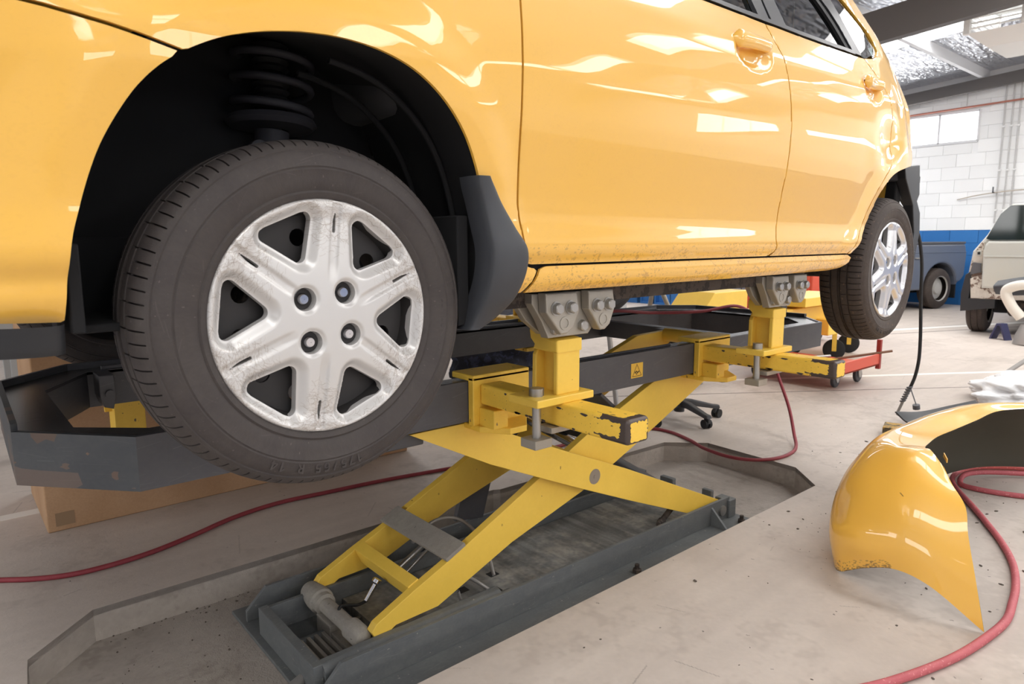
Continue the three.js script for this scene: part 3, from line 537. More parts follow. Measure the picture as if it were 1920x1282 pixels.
const POLY = {
  front_bumper: [...archF.filter(p => p[0] < -0.207), ...seam, [-0.72, 1.39], [-0.80, 1.2], [-0.8, 0.951], [-0.356, 0.944]].filter(p => p[1] > 0.943),
  front_fender: [...seam.slice().reverse(), ...archUp.filter(p => p[1] > 0.942), [0.328, 0.942], [0.441, 0.942], [0.462, 0.972], [0.474, 0.993], [0.466, 0.997], [0.446, sillLine], ...doorFrontEdge.slice().reverse().slice(1), [0.402, 1.64], [-0.2, 1.60], [-0.6, 1.50]],
  front_door: [...doorFrontEdge, ...doorMid, ...clip(belt, 0.41, 1.38).reverse()],
  rear_door: [...doorMid.slice().reverse(), ...doorRear, ...clip(belt, 1.41, 2.15).reverse()],
  rear_quarter: [...doorRear.slice(1, -1).reverse().map(p => p), [2.012, 1.0], ...archR.filter(p => p[1] > 0.999 && p[0] < 2.7), [2.80, 1.36], [2.84, 1.43], [2.84, 1.57], [2.80, 1.63], [2.70, 1.70], [2.58, 1.79], [2.46, 1.93], [2.36, 2.08], [2.2, 2.12], [2.15, 2.0], [2.29, 1.905], [2.37, 1.85], [2.405, 1.81], [2.40, 1.775], [2.36, 1.748], [2.28, 1.722], [2.165, 1.702]],
  sill: [[0.479, 0.996], [0.5, sillLine], [2.01, sillLine], [2.045, 0.99], [2.03, 0.966], [1.985, 0.95], [1.9, 0.943], [1.25, 0.940], [0.446, 0.942], [0.466, 0.972]],
};
function bounds(p) { const xs = p.map(q => q[0]), ys = p.map(q => q[1]); return [Math.min(...xs) - 0.004, Math.max(...xs) + 0.004, Math.min(...ys) - 0.004, Math.max(...ys) + 0.004]; }
const labels = { front_bumper: 'front bumper corner', front_fender: 'front wing above the near front wheel', front_door: 'front door', rear_door: 'rear door, dented towards its rear edge', rear_quarter: 'dented rear quarter panel', sill: 'dirty sill below the doors' };
for (const [n, poly] of Object.entries(POLY)) {
  const f = polySDF(poly), b = bounds(poly), gap = n === 'sill' ? 0.0022 : n === 'rear_quarter' ? 0.0018 : 0.0026;
  const m = M(n, sheet((x, y) => f(x, y) + gap, ...b, n === 'front_fender' || n === 'rear_quarter' ? 0.0075 : 0.0095, zBody, n === 'rear_quarter' ? 0.009 : 0.006), MAT.paint, car, labels[n]);
  const far = m.clone(); far.name = n; far.scale.z = -1; delete far.userData.label; car.add(far);
}
{ // everything behind the panel gaps, floor pan, roof and ends: closes the shell
  const inner = (x, y) => zBody(x, y) - 0.016;
  const poly = [[0.36, 0.955], [0.36, 1.62], [2.1, 1.69], [2.3, 1.73], [2.36, 1.36], [2.2, 1.27], [2.0, 1.03], [1.98, 0.955]], f = polySDF(poly);
  const s = M('inner_side', sheet(f, ...bounds(poly), 0.03, inner, 0), MAT.liner, car);
  const s2 = s.clone(); s2.name = 'inner_side'; s2.scale.z = -1; car.add(s2);
  M('floor_pan', [box(0.38, 2.0, 0.945, 0.99, -0.72, 0.72, 0.01), box(-0.62, 0.4, 0.98, 1.03, -0.42, 0.42, 0.01), box(1.98, 2.74, 1.05, 1.1, -0.5, 0.5, 0.01)], MAT.underbody, car, 'dirty dark underbody');
  for (const s of [1, -1]) M('pinch_weld', box(0.40, 1.95, 0.899, 0.95, s * 0.677 - 0.006, s * 0.677 + 0.006, 0.002), MAT.underbody, car, 'brown seam below the sill held by the clamps');
  M('exhaust', [cyl([0.9, 0.93, -0.1], [2.2, 0.95, -0.12], 0.025), cyl([1.0, 0.925, 0.25], [1.35, 0.925, 0.25], 0.06)], MAT.underbody, car);
  M('roof', loft([[-0.62, 0], [-0.4, 0.08], [0, 0.13], [0.4, 0.08], [0.62, 0]].map(([z, h]) => [[0.7, 2.0 + h * 0.3, z], [1.1, 2.1 + h * 0.7, z], [1.6, 2.12 + h * 0.7, z], [2.1, 2.08 + h * 0.6, z], [2.38, 2.02 + h * 0.3, z * 0.95]]), 24, 16), MAT.paintPlain, car);
  M('bonnet', loft([-0.66, -0.4, 0, 0.4, 0.66].map(z => { const k = 1 - (z / 0.75) ** 2; return [[-0.62, 1.36 + 0.03 * k, z * 0.85], [-0.35, 1.5 + 0.05 * k, z], [0, 1.585 + 0.06 * k, z], [0.2, 1.62 + 0.07 * k, z]]; }), 20, 16), MAT.paintPlain, car);
  M('windscreen', loft([-0.62, 0, 0.62].map(z => [[0.15 - 0.1 * (1 - z * z / 0.4), 1.64, z * 1.06], [0.45, 1.85, z], [0.72, 2.02, z * 0.98]]), 16, 16), MAT.glass, car);
  M('tailgate', loft([-0.66, -0.3, 0, 0.3, 0.66].map(z => { const k = 0.06 * (1 - (z / 0.66) ** 2); return [[2.72 + k, 1.2, z], [2.76 + k, 1.45, z], [2.74 + k, 1.62, z], [2.58 + k, 1.82, z * 0.93], [2.38 + k, 2.02, z * 0.86]]; }), 24, 12), MAT.paintPlain, car);
  M('rear_trim', [box(2.12, 2.5, 1.2, 1.98, 0.5, 0.56, 0.02), box(2.12, 2.5, 1.2, 1.98, -0.56, -0.5, 0.02), box(2.3, 2.7, 1.1, 1.5, -0.55, 0.55, 0.03)], MAT.seat, car);
  M('dashboard', box(0.2, 0.6, 1.3, 1.6, -0.68, 0.68, 0.05), MAT.seat, car);
  for (const [x, z] of [[1.0, 0.36], [1.0, -0.36], [1.95, 0.34], [1.95, -0.34]]) M('car_seat', [box(x - 0.28, x + 0.2, 1.2, 1.36, z - 0.25, z + 0.25, 0.05), box(x + 0.14, x + 0.28, 1.3, 1.82, z - 0.24, z + 0.24, 0.06), box(x + 0.17, x + 0.27, 1.84, 2.0, z - 0.13, z + 0.13, 0.04)], MAT.seat, car, 'grey cloth car seat');
}
{ // glass, pillars and belt strip
  const up = d => (x, y) => zBody(x, y) - d;
  const panelOf = (name, poly, mat, d, th, label) => { const f = polySDF(poly); const m = M(name, sheet(f, ...bounds(poly), 0.012, up(d), th, 0.0008), mat, car, label); const q = m.clone(); q.name = name; q.scale.z = -1; delete q.userData.label; car.add(q); };
  panelOf('side_window', [[0.62, 1.65], [1.385, 1.672], [1.37, 1.8], [1.34, 2.0], [0.85, 1.97]], MAT.glass, 0.02, 0.004, 'tinted front side window');
  panelOf('side_window', [[1.555, 1.682], [1.8, 1.69], [2.035, 1.715], [1.985, 1.8], [1.93, 1.86], [1.83, 1.985], [1.52, 2.0]], MAT.glass, 0.02, 0.004, 'tinted rear door window');
  panelOf('side_window', smoothClosed([[2.165, 1.714], [2.28, 1.732], [2.365, 1.762], [2.395, 1.80], [2.36, 1.846], [2.24, 1.928], [2.05, 1.98], [2.09, 1.88]], 60), MAT.glass, 0.008, 0.004, 'small tinted rear quarter window');
  panelOf('window_pillar', [[1.388, 1.668], [1.452, 1.671], [1.44, 1.8], [1.41, 2.02], [1.34, 2.02], [1.37, 1.8]], MAT.blackTrim, 0.006, 0.012);
  panelOf('window_pillar', [[1.458, 1.671], [1.552, 1.676], [1.53, 1.8], [1.50, 2.02], [1.416, 2.02], [1.446, 1.8]], MAT.blackTrim, 0.003, 0.012, 'black pillar between the side windows');
  panelOf('window_pillar', [[2.04, 1.703], [2.075, 1.706], [2.02, 1.8], [1.96, 1.87], [1.86, 1.99], [1.83, 1.985], [1.93, 1.86], [1.99, 1.79]], MAT.rubber, 0.009, 0.012);
  panelOf('window_pillar', [[2.078, 1.706], [2.16, 1.71], [2.10, 1.83], [2.05, 1.98], [1.87, 2.0], [1.97, 1.87], [2.03, 1.8]], MAT.blackTrim, 0.003, 0.012, 'black pillar ahead of the quarter window');
  panelOf('window_pillar', [[0.62, 1.985], [1.4, 2.005], [1.9, 1.99], [2.2, 1.955], [2.1, 2.05], [1.6, 2.07], [0.9, 2.05]], MAT.blackTrim, 0.004, 0.012);
  const bs = belt.filter(p => p[0] < 2.2), strip = [...bs.map(p => [p[0], p[1] + 0.003]), ...bs.slice().reverse().map(p => [p[0], p[1] + 0.017])];
  const f = polySDF(strip); const m = M('belt_strip', sheet(f, ...bounds(strip), 0.006, (x, y) => zBody(x, y) + 0.004, 0.012, 0.001), MAT.blackTrim, car, 'dark strip along the bottom of the windows');
  // door pulls
  for (const [x0, x1, y, dy] of [[1.168, 1.372, 1.578, 0.006], [2.045, 2.222, 1.598, 0.003]]) {
    const rows = [], N = 9, K = 10;
    for (let i = 0; i <= N; i++) { const t = i / N, x = mix(x0, x1, t), cy = y + dy * t, out = 0.024 * Math.sin(Math.PI * clamp(t * 0.94 + 0.03)) ** 0.35, end = Math.max(0.02, Math.min(1, 9 * t, 9 * (1 - t))) ** 0.5, hh = mix(0.026, 0.017, t) * end, row = []; for (let k = 0; k <= K; k++) { const a = k / K * 2 * Math.PI; row.push([x, cy + hh * Math.cos(a) * 0.9, zBody(x, 1.615) + 0.004 + out * 0.75 + 0.012 * end * Math.sin(a)]); } rows.push(row); }
    M('door_handle', loft(rows, 24, 18), MAT.paintPlain, car);
  }
}
{ // lower lip of the bumper, wheel housings, mud flap
  const rows = [0.944, 0.93, 0.912, 0.904].map((y, k) => [[-0.365, y, 0.70], [-0.362, y, 0.765 - k * 0.003], [-0.40, y, 0.772 - k * 0.003], [-0.5, y, 0.70], [-0.62, y, 0.50], [-0.70, y, 0.2], [-0.71, y, -0.2]]);
  M('bumper_lip', loft(rows, 40, 8), MAT.plasticBlack, car, 'black plastic lip under the front bumper');
  const house = (arch, zo, zi, name) => {
    const pos = [], idx = [], n = arch.length;
    arch.forEach(([x, y]) => { const cx = x < 1 ? -0.015 : 2.45, cy = 1.0, k = 1.018; pos.push(cx + (x - cx) * k, cy + (y - cy) * k, zBody(x, y) - zo, cx + (x - cx) * 1.03, cy + (y - cy) * (x < 1 ? 1.24 : 1.06), zi); });
    for (let i = 0; i < n - 1; i++) idx.push(2 * i, 2 * i + 1, 2 * i + 2, 2 * i + 2, 2 * i + 1, 2 * i + 3);
    const g = new THREE.BufferGeometry(); g.setAttribute('position', new THREE.Float32BufferAttribute(pos, 3)); g.setIndex(idx); g.computeVertexNormals();
    const back = ext([...arch.map(p => [p[0], 1.0 + (p[1] - 1.0) * 1.3]), [arch[n - 1][0], 0.99], [arch[0][0], 0.99]], zi - 0.01, zi);
    for (const s of [1, -1]) { const m = M(name, [g.clone(), back.clone()], MAT.liner, car, 'black wheel arch liner'); m.scale.z = s; }
  };
  house(archF.filter(p => p[1] > 0.93), 0.014, 0.46, 'arch_liner');
  house([...archR.filter(p => p[1] > 0.96 && p[0] < 2.72), [2.84, 1.33], [2.87, 1.2], [2.87, 1.0]], 0.012, 0.48, 'arch_liner');
  M('splash_panel', [box(-0.352, -0.16, 0.925, 1.06, 0.50, 0.512, 0.003), box(-0.352, -0.335, 0.93, 1.05, 0.50, 0.76, 0.003), box(-0.34, -0.1, 0.925, 0.937, 0.50, 0.72, 0.003)], MAT.liner, car);
  M('splash_panel', [box(0.285, 0.312, 0.888, 1.10, 0.46, 0.775, 0.004)], MAT.liner, car);
  // ribs of the liner behind the front wheel
  for (const z of [0.72, 0.60]) M('liner_rib', tube(archF.filter(p => p[0] > 0.05 && p[1] > 0.95).map(([x, y]) => [-0.015 + (x + 0.015) * 1.005, 1 + (y - 1) * 1.005, z]), 0.006, 40, 6), MAT.liner, car);
  // brackets left bare where the rear bumper was
  M('tail_panel', [box(2.74, 2.80, 0.98, 1.37, 0.40, 0.70, 0.01), box(2.5, 2.78, 1.30, 1.40, 0.40, 0.71, 0.01)], MAT.liner, car);
  M('bumper_bracket', [ext([[2.70, 1.355], [2.88, 1.375], [2.905, 1.25], [2.88, 1.22], [2.93, 1.17], [2.945, 1.08], [2.91, 0.98], [2.85, 0.985], [2.87, 1.08], [2.83, 1.2], [2.72, 1.31]], 0.70, 0.742, 0.004), box(2.86, 2.90, 0.965, 1.0, 0.70, 0.745, 0.004), box(2.86, 2.92, 1.30, 1.33, 0.66, 0.735, 0.004)], MAT.plasticBlack, car, 'torn black bracket left at the tail');
  // mud flap
  const flap = [[1.170, 0.304, 0.318], [1.150, 0.309, 0.331], [1.123, 0.317, 0.346], [1.075, 0.325, 0.377], [1.035, 0.330, 0.403], [0.99, 0.331, 0.403], [0.94, 0.328, 0.389], [0.908, 0.323, 0.366], [0.888, 0.318, 0.340], [0.880, 0.314, 0.322]].map(([y, l, r]) => {
    const z = zBody(0.40, Math.max(1.02, y)) + 0.020 + 0.010 * sm(1.17, 1.0, y) - 0.055 * sm(0.99, 0.86, y), m = (l + r) / 2;
    l -= 0.016; return [[l + 0.000, y, z - 0.060], [l - 0.002, y, z - 0.045], [l - 0.003, y, z - 0.03], [l - 0.001, y, z - 0.008], [l + 0.003, y, z - 0.001], [m, y, z + 0.003], [r - 0.004, y, z - 0.001], [r, y, z - 0.008], [r + 0.001, y, z - 0.03]];
  });
  M('mud_flap', loft(flap, 60, 50, 0.0025), MAT.flap, car, 'dark grey plastic mud flap behind the front wheel');
}
{ // front suspension strut and spring
  const st = sub('strut', car);
  M('damper', [cyl([0.02, 0.98, 0.52], [0.045, 1.26, 0.51], 0.032), cyl([0.045, 1.26, 0.51], [0.055, 1.42, 0.50], 0.018)], MAT.strut, st);
  M('spring_seat', turned([0.045, 1.262, 0.51], [0.055, 1.5, 0.50], [[0, 0.03], [0.004, 0.075], [0.012, 0.084], [0.022, 0.078], [0.024, 0.02]], 32), MAT.strut, st);
  const sp = []; for (let i = 0; i <= 80; i++) { const a = i / 80 * 2 * Math.PI * 3.2, t = i / 80; sp.push([0.047 + 0.01 * t + 0.07 * Math.cos(a), 1.29 + 0.14 * t, 0.51 + 0.07 * Math.sin(a)]); }
  M('coil_spring', tube(sp, 0.0075, 220, 8), MAT.strut, st);
  M('bellows', turned([0.047, 1.285, 0.51], [0.055, 1.5, 0.50], Array.from({ length: 21 }, (_, i) => [i * 0.007, i % 2 ? 0.034 : 0.027]), 24), MAT.rubber, st);
  M('hose_bracket', [cyl([-0.01, 1.215, 0.57], [-0.01, 1.215, 0.585], 0.018), box(-0.02, 0.04, 1.205, 1.225, 0.53, 0.57)], MAT.strut, st);
  M('drive_shaft', cyl([0, 0.933, 0.2], [0, 0.933, 0.7], 0.014), MAT.steelGrey, car);
}
// wheels: hub axis along z, outer face at z = 0
const font = await new FontLoader().loadAsync('fonts/droid/droid_sans_bold.typeface.json');
function tyreGeo(R, pitches, cutFrom) {
  const p = [[0.178, -0.020], [0.186, -0.008], [0.194, -0.003], [0.200, -0.0015], [0.2035, -0.0035], [0.206, -0.002], [0.222, 0.001], [0.236, 0.0025], [0.2385, 0.0010], [0.241, 0.0025], [0.252, 0.0005], [0.262, -0.004], [0.2645, -0.0065], [0.267, -0.006], [0.272, -0.010], [0.2765, -0.016], [0.2805, -0.024], [0.2832, -0.033], [0.2848, -0.043], [0.2855, -0.050], [0.2856, -0.0525], [0.279, -0.0535], [0.279, -0.0585], [0.2860, -0.0595], [0.2866, -0.072], [0.2868, -0.080], [0.280, -0.081], [0.280, -0.0865], [0.2868, -0.0875]];
  const k = R / 0.288, full = p.map(([r, z]) => [r * k, z]);
  for (let i = p.length - 1; i >= 0; i--) full.push([p[i][0] * k, -0.174 - p[i][1]]);
  const STEP = [0, 0.3, 0.6, 0.86, 0.872, 0.988], N = pitches * 6, m = full.length, pos = [], idx = [], uv = [];
  const inCut = j => { const z = full[j][1]; return full[j][0] > 0.2755 * k && ((z < -0.0155 && z > -0.0528) || (z < -0.122 && z > -0.159)); };
  const inMid = j => { const z = full[j][1]; return full[j][0] > 0.282 * k && z < -0.0594 && z > -0.0805; };
  for (let i = 0; i <= N; i++) for (let j = 0; j < m; j++) {
    const s = i % 6, a = (Math.floor(i / 6) + STEP[s]) / pitches * 2 * Math.PI + (full[j][1] + 0.05) * 0.2;
    let r = full[j][0]; if (s > 3 && inCut(j)) r -= 0.007; else if (s > 3 && inMid(j) && Math.floor(i / 6) % 2) r -= 0.004;
    pos.push(r * Math.cos(a), r * Math.sin(a), full[j][1]); uv.push(a * 0.28, j * 0.008);
  }
  for (let i = 0; i < N; i++) for (let j = 0; j < m - 1; j++) { const a = i * m + j; idx.push(a, a + 1, a + m, a + 1, a + m + 1, a + m); }
  let g = new THREE.BufferGeometry(); g.setAttribute('position', new THREE.Float32BufferAttribute(pos, 3)); g.setAttribute('uv', new THREE.Float32BufferAttribute(uv, 2)); g.setIndex(idx);
  g = toCreasedNormals(g, 0.6); g.userData.keepUV = true; return g;
}
function arcText(txt, r, mid, size, spread, z, invert) {
  const out = [], n = txt.length;
  [...txt].forEach((ch, i) => {
    if (ch === ' ') return;
    const g = new TextGeometry(ch, { font, size, depth: 0.0016, curveSegments: 3 }); g.computeBoundingBox(); const w = (g.boundingBox.max.x + g.boundingBox.min.x) / 2;
    g.translate(-w, 0, 0); const a = mid - (i - (n - 1) / 2) * spread; g.translate(0, r, 0); g.rotateZ(a - Math.PI / 2); g.translate(0, 0, z); out.push(g);
  });
  return out;
}
// wheel cover
const rot = (x, y, a) => [x * Math.cos(a) + y * Math.sin(a), -x * Math.sin(a) + y * Math.cos(a)];
const tri = polySDF([[0.109, 0], [0.157, 0.034], [0.157, -0.034]]);
function openings(x, y) { const a = Math.atan2(y, x), k = Math.round((a - 52.3 * Math.PI / 180) / (Math.PI / 3)) * Math.PI / 3 + 52.3 * Math.PI / 180, [u, v] = rot(x, y, k); return Math.max(tri(u, v) - 0.012, Math.hypot(u, v) - 0.172); }
function slots(x, y) { const a = Math.atan2(y, x), k = Math.round((a - 22.3 * Math.PI / 180) / (Math.PI / 3)) * Math.PI / 3 + 22.3 * Math.PI / 180, [u, v] = rot(x, y, k); return [Math.max(Math.abs(v) - 0.0026 * sm(0.184, 0.15, u), Math.abs(u - 0.16) - 0.022), u, v]; }
function nuts(x, y) { let d = 1; for (let k = 0; k < 4; k++) { const a = (51 + 90 * k) * Math.PI / 180; d = Math.min(d, Math.hypot(x - 0.05 * Math.cos(a), y - 0.05 * Math.sin(a)) - 0.0188); } return d; }
function coverH(x, y) {
  const r = Math.hypot(x, y), o = openings(x, y), n = nuts(x, y), [, u, v] = slots(x, y);
  let h = 0.004 - 0.012 * (r / 0.19) ** 2 + 0.006 * sm(0.155, 0.182, r) - 0.010 * sm(0.186, 0.197, r);
  h -= 0.013 * sm(0.017, 0.0, o);
  h -= 0.004 * sm(0.006, 0, n);
  h -= 0.0045 * sm(0.0105, 0.004, Math.abs(v)) * sm(0.055, 0.09, u) * sm(0.192, 0.182, u);
  return h;
}
function wheel(name, at, turn, opt = {}) {
  const w = sub(name, car); w.position.set(...at); w.rotation.y = turn;
  if (opt.label) w.userData.label = opt.label;
  const t = M('tyre', tyreGeo(0.288, opt.pitches || 92), opt.tyre || MAT.tyre, w, 'worn black tyre');
  const letters = [...arcText('175/65 R 14', 0.2425, -Math.PI / 2 - 0.13, 0.0155, 0.062, 0.001), ...arcText('8120  DOT  CHR', 0.226, -0.12, 0.008, 0.04, 0.0004)];
  if (!opt.plain) M('lettering', letters, MAT.tyre, w, 'raised lettering on the tyre wall');
  // steel rim with ventilation holes
  const hole = (r, a, q) => Array.from({ length: 14 }, (_, i) => [r * Math.cos(a) + q * Math.cos(i / 14 * 6.2832), r * Math.sin(a) - q * Math.sin(i / 14 * 6.2832)]);
  const circle = (q, n = 48) => Array.from({ length: n }, (_, i) => [q * Math.cos(i / n * 6.2832), q * Math.sin(i / n * 6.2832)]);
  const disc = ext(circle(0.172), -0.052, -0.046, 0, Array.from({ length: 12 }, (_, i) => hole(0.132, i / 12 * 6.2832 + 0.2, 0.0145)));
  M('rim', [disc, turned([0, 0, -0.17], [0, 0, 1], [[0, 0.186], [0.01, 0.18], [0.03, 0.165], [0.09, 0.160], [0.13, 0.168], [0.15, 0.172], [0.158, 0.186], [0.166, 0.190]], 64), cyl([0, 0, -0.05], [0, 0, -0.016], 0.075, 0.07, 40)], MAT.rim, w, 'dark steel rim');
  M('brake_drum', [cyl([0, 0, -0.14], [0, 0, -0.075], 0.115, 0.115, 40)], MAT.underbody, w);
  if (opt.plain) return w;
  const f = (x, y) => Math.max(Math.hypot(x, y) - 0.1955, -openings(x, y), -nuts(x, y), -slots(x, y)[0]);
  M('wheel_cover', sheet(f, -0.2, 0.2, -0.2, 0.2, opt.step || 0.0022, coverH, 0.016, 0.0012), opt.cover || MAT.cover, w, opt.coverLabel);
  for (let k = 0; k < 4; k++) {
    const a = (51 + 90 * k) * Math.PI / 180, x = 0.05 * Math.cos(a), y = 0.05 * Math.sin(a);
    M('nut_well', turned([x, y, -0.034], [x, y, 1], [[0, 0.001], [0.0005, 0.0165], [0.032, 0.0187]], 24), MAT.cover, w);
    M('wheel_nut', [...hex([x, y, -0.034], [0, 0, 1], 0.0122, 0.017), turned([x, y, -0.019], [x, y, 1], [[0, 0.0102], [0.008, 0.0098], [0.013, 0.0072], [0.0145, 0.0005]], 20)], MAT.chrome, w, 'chrome wheel nut');
  }
  return w;
}
wheel('front_wheel', [0, 0.929, 0.80], 0, { label: 'near front wheel with a scuffed silver cover', coverLabel: 'scuffed silver wheel cover with six spokes' });
wheel('rear_wheel', [2.439, 0.9305, 0.8076], 0, { label: 'near rear wheel with a clean silver cover', coverLabel: 'clean silver wheel cover with six spokes', cover: MAT.coverClean, tyre: MAT.tyreRear, step: 0.0035, pitches: 80 });
wheel('front_wheel', [0, 0.929, -0.80], Math.PI, { plain: true, label: 'far front wheel seen under the bumper' });
wheel('rear_wheel', [2.439, 0.9305, -0.80], Math.PI, { plain: true });
M('rear_axle', [cyl([2.439, 0.9305, -0.66], [2.439, 0.9305, 0.66], 0.035), box(2.0, 2.46, 0.93, 0.99, 0.5, 0.56), box(2.0, 2.46, 0.93, 0.99, -0.56, -0.5)], MAT.underbody, car);
// ---------------------------------------------------------------- the scissor lift with its bench frame
const lift = thing('scissor_lift', 'yellow scissor lift carrying a dark steel bench frame under the car', 'car lift');
const inset = (poly, d) => { // convex, clockwise or not: moves every side towards the middle by d
  const n = poly.length, cx = poly.reduce((s, p) => s + p[0], 0) / n, cy = poly.reduce((s, p) => s + p[1], 0) / n;
  const L = poly.map((p, i) => { const q = poly[(i + 1) % n], dx = q[0] - p[0], dy = q[1] - p[1], l = Math.hypot(dx, dy); let nx = -dy / l, ny = dx / l; if (nx * (cx - p[0]) + ny * (cy - p[1]) < 0) { nx = -nx; ny = -ny; } return [p[0] + nx * d, p[1] + ny * d, dx, dy]; });
  return L.map((b, i) => { const a = L[(i + n - 1) % n], det = a[2] * b[3] - a[3] * b[2], t = ((b[0] - a[0]) * b[3] - (b[1] - a[1]) * b[2]) / det; return [a[0] + a[2] * t, a[1] + a[3] * t]; });
};
const OP = [[-0.19, 0.36], [2.69, 0.36], [2.86, 0.2], [2.86, -0.45], [2.69, -0.61], [-0.185, -0.61], [-0.365, -0.42], [-0.375, 0.15]];
const IP = [[-0.15, 0.285], [2.62, 0.285], [2.76, 0.16], [2.76, -0.41], [2.62, -0.53], [-0.14, -0.53], [-0.27, -0.30], [-0.27, 0.175]];
{
  const O2 = inset(OP, 0.012), I2 = inset(IP, -0.010);
  OP.forEach((p, i) => {
    const j = (i + 1) % 8, front = i >= 5 || i === 7;
    M('frame_side', extY([p, OP[j], O2[j], O2[i]], 0.558, i > 1 && i < 7 ? 0.686 : 0.671), i === 7 || i === 6 ? MAT.darkRust : MAT.dark, lift, i === 7 ? 'frame end plate with rust showing through the paint' : i === 0 ? 'long near beam of the frame' : undefined);
    M('frame_inner_side', extY([IP[i], IP[j], I2[j], I2[i]], 0.558, 0.666), MAT.dark, lift);
  });
  M('frame_top', extY(O2, 0.658, 0.667, 0, [IP]), MAT.darkSheen, lift);
  M('frame_rail', [box(-0.1, 2.62, 0.667, 0.678, -0.555, -0.545), box(0.9, 1.6, 0.667, 0.672, 0.30, 0.312)], MAT.dark, lift);
  for (const x of [2.14, 0.36]) M('frame_crossbar', box(x, x + 0.06, 0.565, 0.645, -0.53, 0.285), MAT.dark, lift);
  M('frame_gusset', [ext([[-0.085, 0.666], [-0.125, 0.666], [-0.125, 0.60], [-0.115, 0.57], [-0.092, 0.562], [-0.082, 0.60]], -0.53, -0.44, 0.003), cyl([-0.10, 0.61, -0.44], [-0.10, 0.61, -0.428], 0.012)], MAT.dark, lift);
  // hazard label
  const t = canvasTex(128, 112, (g) => { g.fillStyle = '#e9bb45'; g.fillRect(0, 0, 128, 112); g.strokeStyle = '#6d4a12'; g.lineWidth = 5; g.beginPath(); g.moveTo(62, 10); g.lineTo(16, 100); g.lineTo(112, 98); g.closePath(); g.stroke(); g.fillStyle = '#3a2b12'; g.fillRect(38, 64, 14, 14); g.fillRect(52, 58, 10, 12); g.fillRect(62, 66, 14, 12); g.fillRect(76, 62, 12, 10); g.fillRect(54, 78, 12, 10); });
  const s = new THREE.BoxGeometry(0.062, 0.051, 0.001).translate(1.348, 0.611, 0.3606); s.userData.keepUV = true;
  M('warning_label', s, std({ map: t, roughness: 0.5 }), lift, 'yellow hazard label with a black triangle');
}
